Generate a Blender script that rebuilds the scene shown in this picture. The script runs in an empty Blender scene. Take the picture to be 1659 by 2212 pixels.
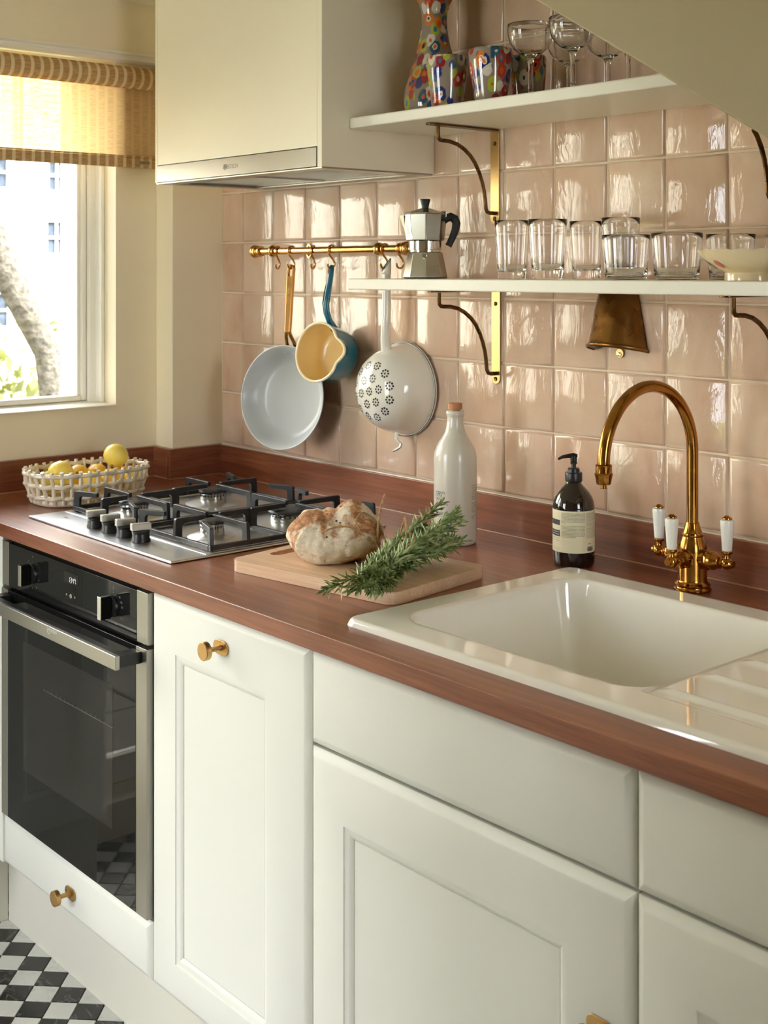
import bpy, bmesh, math, random
from math import sin, cos, pi, radians, sqrt, atan2
from mathutils import Vector, Matrix, noise as mnoise

random.seed(7)
SC = bpy.context.scene
COL = SC.collection

# ------------------------------------------------------------------ camera
cam_d = bpy.data.cameras.new('camera')
cam_d.sensor_fit = 'AUTO'
cam_d.sensor_width = 36.0
cam_d.lens = 2755.0 / 2212.0 * 36.0
cam_d.shift_x = 0.0
cam_d.shift_y = -(1106.0 - 587.3) / 2212.0
cam_d.clip_start = 0.02
cam_d.clip_end = 200
cam_d.dof.use_dof = True
cam_d.dof.focus_distance = 2.15
cam_d.dof.aperture_fstop = 9.0
cam = bpy.data.objects.new('camera', cam_d)
COL.objects.link(cam)
cam.location = (2.868, -1.853, 1.425)
cam.rotation_euler = (pi / 2, 0, radians(90.0 - 40.88))
SC.camera = cam

# ------------------------------------------------------------------ world
SKY = 14.5
w = bpy.data.worlds.new('overcast_sky')
SC.world = w
w.use_nodes = True
bgn = w.node_tree.nodes['Background']
bgn.inputs[0].default_value = (0.96, 0.985, 1.06, 1)
bgn.inputs[1].default_value = SKY

SC.view_settings.view_transform = 'Standard'
SC.view_settings.look = 'None'
SC.view_settings.exposure = -0.06
SC.view_settings.gamma = 1.0
SC.view_settings.use_curve_mapping = False
cy = SC.cycles
cy.use_denoising = True
cy.max_bounces = 14
cy.diffuse_bounces = 6
cy.glossy_bounces = 6
cy.transmission_bounces = 12
cy.transparent_max_bounces = 16
cy.sample_clamp_indirect = 8.0
cy.caustics_reflective = False
cy.blur_glossy = 0.0

sun_d = bpy.data.lights.new('sun', 'SUN')
sun_d.energy = 52.0
sun_d.angle = radians(2.0)
sun_d.color = (1.0, 0.98, 0.94)
sun = bpy.data.objects.new('sun', sun_d)
COL.objects.link(sun)
sun.rotation_euler = Vector((0.62, 0.42, 0.72)).to_track_quat('Z', 'Y').to_euler()


def portal(name, loc, rot, sx, sy):
    d = bpy.data.lights.new(name, 'AREA')
    d.shape = 'RECTANGLE'
    d.size = sx
    d.size_y = sy
    d.cycles.is_portal = True
    o = bpy.data.objects.new(name, d)
    COL.objects.link(o)
    o.location = loc
    o.rotation_euler = rot


XRR_ = 3.6
# area light -Z faces +X : rotate about Y by -90deg
portal('window_portal', (-0.13, -0.63, 1.52), (0, -pi / 2, 0), 0.88, 0.74)
portal('door_portal', (-0.13, -1.53, 1.06), (0, -pi / 2, 0), 1.94, 0.92)
portal('fill_window_portal', (XRR_ + 0.12, -1.03, 1.475), (0, pi / 2, 0), 1.05, 0.58)
portal('fill_door_portal', (0.615, -3.13, 1.06), (pi / 2, 0, 0), 0.97, 1.94)


# ================================================================= helpers
class MB:
    """collects raw geometry"""

    def __init__(s):
        s.v = []
        s.f = []
        s.mi = []
        s.cm = 0

    def add(s, vs, fs):
        o = len(s.v)
        s.v += [tuple(v) for v in vs]
        s.f += [tuple(i + o for i in f) for f in fs]
        s.mi += [s.cm] * len(fs)
        return s

    def box(s, x0, x1, y0, y1, z0, z1):
        return s.add([(x0, y0, z0), (x1, y0, z0), (x1, y1, z0), (x0, y1, z0), (x0, y0, z1), (x1, y0, z1), (x1, y1, z1), (x0, y1, z1)],
                     [(0, 3, 2, 1), (4, 5, 6, 7), (0, 1, 5, 4), (1, 2, 6, 5), (2, 3, 7, 6), (3, 0, 4, 7)])

    def lathe(s, prof, n=32, c=(0, 0, 0), ax='z', closed=False):
        """prof: list of (r, h) from bottom to top (outer, going up)"""
        vs = []
        fs = []
        rows = []
        for r, h in prof:
            if r < 1e-6:
                rows.append([len(vs)])
                vs.append((0, 0, h))
            else:
                rows.append(list(range(len(vs), len(vs) + n)))
                for i in range(n):
                    a = 2 * pi * i / n
                    vs.append((r * cos(a), r * sin(a), h))
        prs = list(zip(rows[:-1], rows[1:]))
        if closed:
            prs.append((rows[-1], rows[0]))
        for a, b in prs:
            for i in range(n):
                j = (i + 1) % n
                if len(a) == 1 and len(b) == 1:
                    continue
                if len(a) == 1:
                    fs.append((a[0], b[j], b[i]))
                elif len(b) == 1:
                    fs.append((a[i], a[j], b[0]))
                else:
                    fs.append((a[i], a[j], b[j], b[i]))
        if not closed:
            if len(rows[0]) > 1:
                fs.append(tuple(reversed(rows[0])))
            if len(rows[-1]) > 1:
                fs.append(tuple(rows[-1]))
        m = {'z': lambda p: p, 'y': lambda p: (p[0], p[2], -p[1]), '-y': lambda p: (p[0], -p[2], p[1]), 'x': lambda p: (p[2], p[0], p[1]), '-x': lambda p: (-p[2], -p[0], p[1])}[ax]
        vs = [tuple(m(p)[k] + c[k] for k in range(3)) for p in vs]
        return s.add(vs, fs)

    def tube(s, pts, r, n=10, closed=False, caps=True, flat=None):
        """tube along points; r number or list; flat=(a,b) scale of the two cross axes"""
        P = [Vector(p) for p in pts]
        N = len(P)
        R = r if isinstance(r, (list, tuple)) else [r] * N
        T = []
        for i in range(N):
            if closed:
                t = P[(i + 1) % N] - P[i - 1]
            else:
                t = P[min(i + 1, N - 1)] - P[max(i - 1, 0)]
            T.append(t.normalized() if t.length > 1e-9 else Vector((0, 0, 1)))
        up = Vector((0, 0, 1))
        if abs(T[0].dot(up)) > 0.9:
            up = Vector((0, 1, 0))
        x = T[0].cross(up).normalized()
        vs = []
        for i in range(N):
            x = (x - T[i] * x.dot(T[i])).normalized()
            y = T[i].cross(x)
            fa, fb = flat if flat else (1, 1)
            for k in range(n):
                a = 2 * pi * k / n
                vs.append(P[i] + x * (cos(a) * R[i] * fa) + y * (sin(a) * R[i] * fb))
        fs = []
        for i in range(N if closed else N - 1):
            j = (i + 1) % N
            for k in range(n):
                l = (k + 1) % n
                fs.append((i * n + k, i * n + l, j * n + l, j * n + k))
        if caps and not closed:
            fs.append(tuple(reversed(range(n))))
            fs.append(tuple((N - 1) * n + k for k in range(n)))
        return s.add(vs, fs)

    def prism(s, poly, a0, a1, ax='z'):
        """extrude 2D polygon along axis"""
        n = len(poly)

        def P(p, h):
            return {'z': (p[0], p[1], h), 'y': (p[0], h, p[1]), 'x': (h, p[0], p[1])}[ax]
        vs = [P(p, a0) for p in poly] + [P(p, a1) for p in poly]
        fs = [tuple(reversed(range(n))), tuple(range(n, 2 * n))]
        for i in range(n):
            j = (i + 1) % n
            fs.append((i, j, n + j, n + i))
        return s.add(vs, fs)

    def sphere(s, c, r, n=16, m=10, sc=(1, 1, 1)):
        prof = [(r * sin(pi * i / m), -r * cos(pi * i / m)) for i in range(m + 1)]
        prof[0] = (0, -r)
        prof[-1] = (0, r)
        k = MB().lathe(prof, n)
        return s.add([(v[0] * sc[0] + c[0], v[1] * sc[1] + c[1], v[2] * sc[2] + c[2]) for v in k.v], k.f)

    def xf(s, M):
        s.v = [tuple(M @ Vector(v)) for v in s.v]
        return s

    def cyl(s, p0, p1, r, n=16, r1=None):
        return s.tube([p0, p1], [r, r if r1 is None else r1], n)


def wloc(p):
    v = Vector((0, 0, 0))
    while p is not None:
        v += Vector(p.location)
        p = p.parent
    return v


def mk(name, mb, mat, parent=None, W=True, bevel=0, seg=2, smooth=True, sharp=35, origin=None, kind=None, fixn=True):
    """link MB as ONE mesh object. W: geometry given in world coordinates."""
    me = bpy.data.meshes.new(name)
    vs = mb.v
    if parent is None:
        if origin is None:
            xs = [v[0] for v in vs]
            ys = [v[1] for v in vs]
            origin = ((min(xs) + max(xs)) / 2, (min(ys) + max(ys)) / 2, min(v[2] for v in vs))
        off = Vector(origin)
    elif W:
        off = wloc(parent)
    else:
        off = Vector((0, 0, 0))
    me.from_pydata([tuple(Vector(v) - off) for v in vs], [], mb.f)
    mats = mat if isinstance(mat, (list, tuple)) else [mat]
    for m in mats:
        me.materials.append(m)
    if len(mats) > 1:
        me.polygons.foreach_set('material_index', mb.mi)
    if fixn:
        b = bmesh.new()
        b.from_mesh(me)
        bmesh.ops.recalc_face_normals(b, faces=b.faces)
        b.to_mesh(me)
        b.free()
    if smooth:
        me.polygons.foreach_set('use_smooth', [True] * len(me.polygons))
        me.set_sharp_from_angle(angle=radians(sharp))
    me.update()
    o = bpy.data.objects.new(name, me)
    COL.objects.link(o)
    if parent is None:
        o.location = off
    else:
        o.parent = parent
    if bevel:
        m = o.modifiers.new('bevel', 'BEVEL')
        m.width = bevel
        m.segments = seg
        m.limit_method = 'ANGLE'
        m.angle_limit = radians(40)
        m.harden_normals = True
    if kind:
        o['kind'] = kind
    return o


def thing(name, label, cat, loc, group=None):
    o = bpy.data.objects.new(name, None)
    o.empty_display_size = 0.02
    COL.objects.link(o)
    o.location = loc
    o['label'] = label
    o['category'] = cat
    if group:
        o['group'] = group
    return o


def tag(o, label, cat, group=None):
    o['label'] = label
    o['category'] = cat
    if group:
        o['group'] = group
    return o


def struct(name, mb, mat, **k):
    o = mk(name, mb, mat, **k)
    o['kind'] = 'structure'
    return o


def dup(root, loc, label=None, group=None, rot=None):
    r = root.copy()
    COL.objects.link(r)
    r.location = loc
    if rot is not None:
        r.rotation_euler = rot
    if label:
        r['label'] = label
    if group:
        r['group'] = group
    for ch in list(root.children):
        c = ch.copy()
        COL.objects.link(c)
        c.parent = r
        for g in list(ch.children):
            d = g.copy()
            COL.objects.link(d)
            d.parent = c
    return r


_tc = {}


def text_mb(s, size, extr=0.0, shear=0.0, align='CENTER', spacing=1.0, sx=1.0):
    """text as flat mesh in XY plane (returned MB)"""
    c = bpy.data.curves.new('t', 'FONT')
    c.body = s
    c.size = size
    c.extrude = extr
    c.shear = shear
    c.align_x = align
    c.align_y = 'CENTER'
    c.space_character = spacing
    c.resolution_u = 3
    o = bpy.data.objects.new('t', c)
    COL.objects.link(o)
    dg = bpy.context.evaluated_depsgraph_get()
    me = o.evaluated_get(dg).to_mesh()
    m = MB()
    m.add([(v.co.x * sx, v.co.y, v.co.z) for v in me.vertices], [tuple(p.vertices) for p in me.polygons])
    o.evaluated_get(dg).to_mesh_clear()
    bpy.data.objects.remove(o)
    bpy.data.curves.remove(c)
    return m


# ================================================================ materials
def nt(name):
    m = bpy.data.materials.new(name)
    m.use_nodes = True
    t = m.node_tree
    return m, t, t.nodes['Principled BSDF']


def srgb(r, g, b):
    def f(c):
        c /= 255.0
        return c / 12.92 if c <= 0.04045 else ((c + 0.055) / 1.055) ** 2.4
    return (f(r), f(g), f(b), 1)


def N(t, kind, **k):
    n = t.nodes.new(kind)
    for a, v in k.items():
        setattr(n, a, v)
    return n


def L(t, a, b):
    t.links.new(a, b)


def coords(t, kind='Object', scale=(1, 1, 1), rot=(0, 0, 0), per_obj=False):
    tc = N(t, 'ShaderNodeTexCoord')
    if kind == 'World':
        g = N(t, 'ShaderNodeNewGeometry')
        src = g.outputs['Position']
    else:
        src = tc.outputs[kind]
    if per_obj:
        oi = N(t, 'ShaderNodeObjectInfo')
        vm = N(t, 'ShaderNodeVectorMath', operation='MULTIPLY_ADD')
        cv = N(t, 'ShaderNodeCombineXYZ')
        mu = N(t, 'ShaderNodeMath', operation='MULTIPLY')
        mu.inputs[1].default_value = 37.0
        L(t, oi.outputs['Random'], mu.inputs[0])
        for i in range(3):
            L(t, mu.outputs[0], cv.inputs[i])
        vm.inputs[1].default_value = (1, 1, 1)
        L(t, src, vm.inputs[0])
        L(t, cv.outputs[0], vm.inputs[2])
        src = vm.outputs[0]
    mp = N(t, 'ShaderNodeMapping')
    mp.inputs['Scale'].default_value = scale
    mp.inputs['Rotation'].default_value = rot
    L(t, src, mp.inputs['Vector'])
    return mp.outputs[0]


def noise(t, vec, scale=5, detail=4, rough=0.5, dist=0.0):
    n = N(t, 'ShaderNodeTexNoise')
    n.inputs['Scale'].default_value = scale
    n.inputs['Detail'].default_value = detail
    n.inputs['Roughness'].default_value = rough
    n.inputs['Distortion'].default_value = dist
    L(t, vec, n.inputs['Vector'])
    return n.outputs['Fac']


def ramp(t, fac, stops, interp='LINEAR'):
    r = N(t, 'ShaderNodeValToRGB')
    r.color_ramp.interpolation = interp
    e = r.color_ramp.elements
    e[0].position, e[0].color = stops[0]
    e[1].position, e[1].color = stops[1]
    for p, c in stops[2:]:
        x = e.new(p)
        x.color = c
    L(t, fac, r.inputs[0])
    return r.outputs[0]


def bump(t, h, strength=0.2, dist=0.001, bsdf=None, normal=None):
    b = N(t, 'ShaderNodeBump')
    b.inputs['Strength'].default_value = strength
    b.inputs['Distance'].default_value = dist
    L(t, h, b.inputs['Height'])
    if normal is not None:
        L(t, normal, b.inputs['Normal'])
    if bsdf is not None:
        L(t, b.outputs[0], bsdf.inputs['Normal'])
    return b.outputs[0]


def mixc(t, fac, a, b, mode='MIX'):
    m = N(t, 'ShaderNodeMix', data_type='RGBA', blend_type=mode)
    for s, v in ((m.inputs['Factor'], fac), (m.inputs['A'], a), (m.inputs['B'], b)):
        pass
    ins = [i for i in m.inputs if i.enabled]
    for s, v in zip(ins, (fac, a, b)):
        if hasattr(v, 'links') or hasattr(v, 'is_linked'):
            L(t, v, s)
        else:
            s.default_value = v
    return [o for o in m.outputs if o.enabled][0]


def plain(name, col, rough=0.5, metal=0.0, spec=0.5, coat=0.0, var=0.0, vs=8, bmp=0.0, bs=60, bd=0.0005, aniso=0):
    m, t, b = nt(name)
    b.inputs['Base Color'].default_value = col
    b.inputs['Roughness'].default_value = rough
    b.inputs['Metallic'].default_value = metal
    b.inputs['Specular IOR Level'].default_value = spec
    b.inputs['Coat Weight'].default_value = coat
    b.inputs['Coat Roughness'].default_value = 0.03
    b.inputs['Anisotropic'].default_value = aniso
    if var:
        v = coords(t)
        f = noise(t, v, vs, 4)
        c = ramp(t, f, [(0.3, tuple(x * (1 - var) for x in col[:3]) + (1,)), (0.7, tuple(min(1, x * (1 + var)) for x in col[:3]) + (1,))])
        L(t, c, b.inputs['Base Color'])
    if bmp:
        v = coords(t)
        bump(t, noise(t, v, bs, 4), bmp, bd, b)
    return m


M = {}
M['wall'] = plain('wall_paint', srgb(240, 228, 198), 0.6, bmp=0.15, bs=150, var=0.015)
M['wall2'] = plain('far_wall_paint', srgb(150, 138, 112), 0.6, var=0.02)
M['ceiling'] = plain('ceiling_paint', srgb(238, 232, 218), 0.7, bmp=0.05, bs=120)
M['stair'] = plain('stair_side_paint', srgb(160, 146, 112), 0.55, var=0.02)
M['trim'] = plain('window_gloss_paint', srgb(244, 240, 228), 0.3, bmp=0.03, bs=90)
M['cab'] = plain('cabinet_paint', srgb(232, 232, 224), 0.38, bmp=0.12, bs=130, bd=0.0003, var=0.01, vs=3)
M['wcab'] = plain('wall_cabinet_paint', srgb(234, 226, 204), 0.42, bmp=0.08, bs=130, bd=0.0003)
M['plinth'] = plain('plinth_paint', srgb(228, 225, 212), 0.5, bmp=0.05)
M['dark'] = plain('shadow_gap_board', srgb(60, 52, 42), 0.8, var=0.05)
M['shelf'] = plain('shelf_paint', srgb(236, 233, 221), 0.32, bmp=0.04, bs=100)
M['cream_cer'] = plain('basket_glaze', srgb(226, 214, 190), 0.25, coat=0.3, bmp=0.1, bs=200)
M['sinkc'] = plain('fireclay_glaze', srgb(240, 237, 229), 0.05, spec=0.6, coat=0.3, var=0.01, bmp=0.02, bs=18, bd=0.001)
M['iron'] = plain('cast_iron_enamel', srgb(38, 39, 40), 0.42, bmp=0.35, bs=700, bd=0.0002, var=0.1)
M['blackp'] = plain('black_plastic', srgb(24, 24, 25), 0.35, bmp=0.02)
M['blacksoft'] = plain('black_handle_plastic', srgb(28, 28, 29), 0.5, bmp=0.03, bs=300)
M['blackglass'] = plain('black_oven_glass', srgb(27, 27, 26), 0.02, spec=0.13, var=0.01)
M['ovenin'] = plain('oven_inner_window', srgb(46, 45, 42), 0.02, spec=0.13, var=0.02)
M['enamel'] = plain('white_enamel', srgb(236, 234, 224), 0.1, coat=0.4, var=0.01)
M['rimblack'] = plain('chipped_black_rim', srgb(30, 30, 32), 0.3, var=0.1)
M['teal'] = plain('teal_enamel', srgb(14, 104, 130), 0.16, coat=0.4, var=0.06, vs=4)
M['creamen'] = plain('cream_enamel', srgb(232, 206, 148), 0.25, coat=0.2, var=0.02)
M['creamrim'] = plain('cream_enamel_rim', srgb(244, 228, 188), 0.2, coat=0.2, var=0.01)
M['greyc'] = plain('grey_ceramic_coat', srgb(190, 192, 192), 0.28, spec=0.5, var=0.02, bmp=0.05, bs=300)
M['greyd'] = plain('dark_pan_outside', srgb(40, 50, 58), 0.35, var=0.03)
M['stone'] = plain('stoneware_glaze', srgb(214, 210, 198), 0.22, coat=0.25, var=0.03, vs=6, bmp=0.08, bs=40, bd=0.0006)
M['cork'] = plain('beech_stopper', srgb(186, 128, 92), 0.6, var=0.12, vs=60, bmp=0.2, bs=200)
M['porc'] = plain('porcelain', srgb(240, 240, 236), 0.08, coat=0.5, var=0.005)
M['dish'] = plain('cream_china', srgb(232, 216, 180), 0.12, coat=0.4, var=0.02)
M['pink'] = plain('pink_petal_glaze', srgb(206, 110, 110), 0.2, var=0.1)
M['brownmark'] = plain('brown_leaf_glaze', srgb(90, 60, 44), 0.2, var=0.1)
M['amber'] = plain('dark_amber_bottle', srgb(22, 14, 12), 0.05, spec=0.6, coat=0.5, var=0.05)
M['label'] = plain('label_paper', srgb(232, 226, 194), 0.5, var=0.01)
M['ink'] = plain('black_ink', srgb(30, 30, 30), 0.5, var=0.02)
M['whiteink'] = plain('white_ink', srgb(235, 235, 230), 0.5, var=0.01)
M['greyink'] = plain('grey_ink', srgb(120, 120, 118), 0.5, var=0.01)
M['string'] = plain('jute_string', srgb(176, 142, 98), 0.85, var=0.15, vs=200, bmp=0.5, bs=600)
M['leaf'] = None
M['grout'] = plain('tile_grout', srgb(216, 200, 178), 0.8, var=0.05, vs=30, bmp=0.2, bs=300)
M['fgrout'] = plain('floor_grout', srgb(186, 176, 146), 0.8, var=0.05, vs=30, bmp=0.2, bs=300)
M['silicone'] = plain('silicone_sealant', srgb(214, 200, 178), 0.4, var=0.04)
M['outwall'] = plain('pale_brick_facade', srgb(235, 226, 214), 0.9, var=0.03, vs=3)
M['outframe'] = plain('white_sash_paint', srgb(250, 250, 248), 0.6, var=0.01)
M['bark'] = plain('tree_bark', srgb(72, 68, 62), 0.95, spec=0.0, var=0.45, vs=30, bmp=1.0, bs=30, bd=0.02)
M['lawn'] = plain('garden_grass', srgb(120, 122, 70), 0.95, var=0.25, vs=4, bmp=0.5, bs=40, bd=0.02)
M['paving'] = plain('stone_paving', srgb(84, 80, 68), 0.9, var=0.2, vs=14, bmp=0.5, bs=40, bd=0.01)
M['hedgeleaf'] = plain('hedge_leaves', srgb(44, 60, 30), 0.6, var=0.4, vs=5)
M['darkwood'] = plain('dark_floor_wood', srgb(70, 52, 40), 0.4, var=0.2, vs=8)


def metal(name, col, rough, var=0.0, vs=20, brushed=None, patina=None, pv=14):
    m, t, b = nt(name)
    b.inputs['Metallic'].default_value = 1
    b.inputs['Base Color'].default_value = col
    b.inputs['Roughness'].default_value = rough
    if patina:
        v = coords(t)
        f = noise(t, v, pv, 6, 0.6)
        L(t, ramp(t, f, [(0.38, patina), (0.62, col)]), b.inputs['Base Color'])
        f2 = noise(t, v, pv * 2, 4, 0.6)
        L(t, ramp(t, f2, [(0.3, (rough * 0.7,) * 3 + (1,)), (0.8, (min(1, rough * 1.9),) * 3 + (1,))]), b.inputs['Roughness'])
    if brushed:
        v = coords(t, scale=brushed)
        f = noise(t, v, 40, 3, 0.6)
        bump(t, f, 0.05, 0.0001, b)
        L(t, ramp(t, f, [(0.2, (rough * 0.8,) * 3 + (1,)), (0.9, (rough * 1.3,) * 3 + (1,))]), b.inputs['Roughness'])
    return m


M['steel'] = metal('brushed_steel', srgb(168, 164, 154), 0.36, brushed=(1, 60, 60))
M['hobsteel'] = metal('hob_steel', srgb(206, 208, 210), 0.34, brushed=(40, 1, 40))
M['steeldark'] = metal('filter_steel', srgb(150, 148, 140), 0.35, brushed=(1, 30, 30))
M['hoodsteel'] = metal('hood_strip_steel', srgb(118, 115, 107), 0.36, brushed=(1, 60, 60))
M['chrome'] = metal('polished_chrome', srgb(215, 212, 205), 0.08)
M['alu'] = metal('cast_aluminium', srgb(190, 187, 178), 0.24)
M['brass'] = metal('polished_brass', srgb(206, 158, 92), 0.16, patina=srgb(196, 146, 82), pv=25)
M['brassknob'] = metal('satin_brass', srgb(200, 162, 106), 0.3, patina=srgb(188, 150, 92), pv=40)
M['agedbrass'] = metal('aged_brass', srgb(142, 102, 52), 0.24, patina=srgb(112, 78, 38), pv=12)
M['bracket'] = metal('bronzed_brass', srgb(120, 90, 54), 0.3, patina=srgb(92, 66, 38), pv=25)
M['plate'] = metal('bright_brass_plate', srgb(196, 162, 108), 0.26)


def tile_mat():
    m, t, b = nt('zellige_pink_tile')
    oi = N(t, 'ShaderNodeObjectInfo')
    v = coords(t, 'Object', (1, 1, 0.6), per_obj=True)
    f = noise(t, v, 9, 5, 0.55, 0.4)
    c1 = ramp(t, f, [(0.26, srgb(204, 168, 142)), (0.42, srgb(214, 182, 157)), (0.58, srgb(221, 194, 170)), (0.78, srgb(228, 208, 187))])
    c2 = ramp(t, oi.outputs['Random'], [(0.0, (0.86, 0.85, 0.84, 1)), (1.0, (1.0, 1.0, 1.0, 1))])
    L(t, mixc(t, 1.0, c1, c2, 'MULTIPLY'), b.inputs['Base Color'])
    b.inputs['Roughness'].default_value = 0.035
    b.inputs['Specular IOR Level'].default_value = 0.55
    v2 = coords(t, 'Object', (1.0, 1, 0.36), per_obj=True)
    h1 = noise(t, v2, 30, 3.0, 0.5, 0.9)
    v3 = coords(t, 'Object', (1.0, 1, 0.45), per_obj=True)
    h2 = noise(t, v3, 120, 3, 0.6, 0.8)
    n1 = bump(t, h1, 1.0, 0.00115)
    bump(t, h2, 1.0, 0.00024, b, n1)
    return m


def wood_mat(name, c_dark, c_mid, c_light, axis='x', rough=0.3, grain=1.0, coat=0.0, gs=1.0, per_obj=False, rmin=None, bd=0.0003):
    m, t, b = nt(name)
    s = {'x': (1.2, 22, 22), 'y': (22, 1.2, 22), 'z': (22, 22, 1.2)}[axis]
    v = coords(t, 'Object', tuple(k * gs for k in s), per_obj=per_obj)
    f = noise(t, v, 2.2, 8, 0.62, 0.5)
    c = ramp(t, f, [(0.25, c_dark), (0.5, c_mid), (0.78, c_light)])
    s2 = {'x': (8, 170, 170), 'y': (170, 8, 170), 'z': (170, 170, 8)}[axis]
    v2 = coords(t, 'Object', tuple(k * gs for k in s2), per_obj=per_obj)
    f2 = noise(t, v2, 1.6, 3, 0.6)
    k2 = ramp(t, f2, [(0.3, (0.72,) * 3 + (1,)), (0.55, (1, 1, 1, 1))])
    vb = coords(t, 'Object', (1.5 * gs, 1.5 * gs, 1.5 * gs), per_obj=per_obj)
    f3 = noise(t, vb, 2.0, 3, 0.5)
    k3 = ramp(t, f3, [(0.3, (0.85, 0.82, 0.82, 1)), (0.7, (1.08, 1.05, 1.02, 1))])
    L(t, mixc(t, 1.0, mixc(t, grain, c, k2, 'MULTIPLY'), k3, 'MULTIPLY'), b.inputs['Base Color'])
    b.inputs['Roughness'].default_value = rough
    b.inputs['Coat Weight'].default_value = coat
    b.inputs['Coat Roughness'].default_value = 0.22
    bump(t, f2, 0.25, bd, b)
    return m


M['tile'] = tile_mat()
M['wood'] = wood_mat('oiled_iroko_worktop', srgb(98, 52, 34), srgb(136, 78, 50), srgb(170, 108, 72), 'x', 0.36, 0.8, coat=0.35)
M['woody'] = wood_mat('oiled_iroko_upstand_side', srgb(98, 52, 34), srgb(136, 78, 50), srgb(170, 108, 72), 'y', 0.36, 0.8, coat=0.35)
M['board'] = wood_mat('pale_beech_board', srgb(200, 164, 130), srgb(218, 186, 154), srgb(232, 206, 176), 'x', 0.5, 0.5)


def glass_mat(name='clear_glass', tint=(1, 1, 1, 1), ior=1.47):
    m, t, b = nt(name)
    b.inputs['Base Color'].default_value = tint
    b.inputs['Roughness'].default_value = 0.0
    b.inputs['IOR'].default_value = ior
    b.inputs['Transmission Weight'].default_value = 1.0
    v = coords(t)
    bump(t, noise(t, v, 30, 2), 0.03, 0.001, b)
    return m


M['glass'] = glass_mat()


def pane_mat():
    m = bpy.data.materials.new('window_pane_glass')
    m.use_nodes = True
    t = m.node_tree
    t.nodes.clear()
    out = N(t, 'ShaderNodeOutputMaterial')
    tr = N(t, 'ShaderNodeBsdfTransparent')
    tr.inputs[0].default_value = (0.97, 0.98, 0.97, 1)
    gl = N(t, 'ShaderNodeBsdfGlossy')
    gl.inputs['Roughness'].default_value = 0.0
    fr = N(t, 'ShaderNodeFresnel')
    fr.inputs[0].default_value = 1.3
    v = coords(t)
    b = bump(t, noise(t, v, 4, 2), 0.05, 0.01)
    L(t, b, gl.inputs['Normal'])
    mx = N(t, 'ShaderNodeMixShader')
    L(t, fr.outputs[0], mx.inputs[0])
    L(t, tr.outputs[0], mx.inputs[1])
    L(t, gl.outputs[0], mx.inputs[2])
    L(t, mx.outputs[0], out.inputs[0])
    return m


M['pane'] = pane_mat()


def blind_mat(opaque=False):
    m = bpy.data.materials.new('woven_blind_roll' if opaque else 'woven_blind_cloth')
    m.use_nodes = True
    t = m.node_tree
    t.nodes.clear()
    out = N(t, 'ShaderNodeOutputMaterial')
    # stripes along y
    g = coords(t, 'World')
    sp = N(t, 'ShaderNodeSeparateXYZ')
    L(t, g, sp.inputs[0])
    fr = N(t, 'ShaderNodeMath', operation='MULTIPLY')
    fr.inputs[1].default_value = 1 / 0.0245
    L(t, sp.outputs['Y'], fr.inputs[0])
    fc = N(t, 'ShaderNodeMath', operation='FRACT')
    L(t, fr.outputs[0], fc.inputs[0])
    stripe = ramp(t, fc.outputs[0], [(0.0, (0, 0, 0, 1)), (0.62, (0, 0, 0, 1)), (0.66, (1, 1, 1, 1)), (0.97, (1, 1, 1, 1)), (1.0, (0, 0, 0, 1))])
    v = coords(t, 'World', (6, 40, 420))
    f = noise(t, v, 1.0, 3, 0.65)
    wv = ramp(t, f, [(0.4, (0, 0, 0, 1)), (0.62, (1, 1, 1, 1))])
    cdark = mixc(t, wv, srgb(216, 192, 150), srgb(240, 224, 192))
    col = mixc(t, stripe, cdark, srgb(234, 216, 180))
    df = N(t, 'ShaderNodeBsdfDiffuse')
    L(t, col, df.inputs[0])
    if opaque:
        L(t, mixc(t, stripe, mixc(t, wv, srgb(168, 132, 88), srgb(196, 160, 112)), srgb(220, 198, 158)), df.inputs[0])
        bb = bump(t, f, 0.5, 0.001)
        L(t, bb, df.inputs['Normal'])
        L(t, df.outputs[0], out.inputs[0])
        return m
    tl = N(t, 'ShaderNodeBsdfTranslucent')
    L(t, mixc(t, 1.0, col, (1.0, 0.88, 0.66, 1), 'MULTIPLY'), tl.inputs[0])
    m1 = N(t, 'ShaderNodeMixShader')
    m1.inputs[0].default_value = 0.5
    L(t, df.outputs[0], m1.inputs[1])
    L(t, tl.outputs[0], m1.inputs[2])
    tr = N(t, 'ShaderNodeBsdfTransparent')
    tr.inputs[0].default_value = (1.0, 0.93, 0.8, 1)
    holes = mixc(t, stripe, ramp(t, f, [(0.36, (0.015, 0.015, 0.015, 1)), (0.66, (0.12, 0.12, 0.12, 1))]), (0.045, 0.045, 0.045, 1))
    m2 = N(t, 'ShaderNodeMixShader')
    L(t, holes, m2.inputs[0])
    L(t, m1.outputs[0], m2.inputs[1])
    L(t, tr.outputs[0], m2.inputs[2])
    L(t, m2.outputs[0], out.inputs[0])
    return m


M['blind'] = blind_mat()
M['roll'] = blind_mat(True)


def marble(name, base, vein, wscale, per=True, rough=0.25):
    m, t, b = nt(name)
    v = coords(t, 'Object', (1, 1, 1), per_obj=per)
    f = noise(t, v, wscale, 5, 0.6, 1.6)
    c = ramp(t, f, [(0.0, base), (0.485, base), (0.5, vein), (0.515, base)])
    f2 = noise(t, v, wscale * 0.7, 3)
    k = ramp(t, f2, [(0.3, (0.82, 0.83, 0.84, 1)), (0.7, (1, 1, 1, 1))])
    L(t, mixc(t, 1.0, c, k, 'MULTIPLY'), b.inputs['Base Color'])
    b.inputs['Roughness'].default_value = rough
    return m


M['mwhite'] = marble('white_marble_tile', srgb(232, 232, 228), srgb(212, 212, 208), 9)
M['mblack'] = marble('black_marble_tile', srgb(40, 39, 38), srgb(96, 94, 92), 5)


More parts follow.
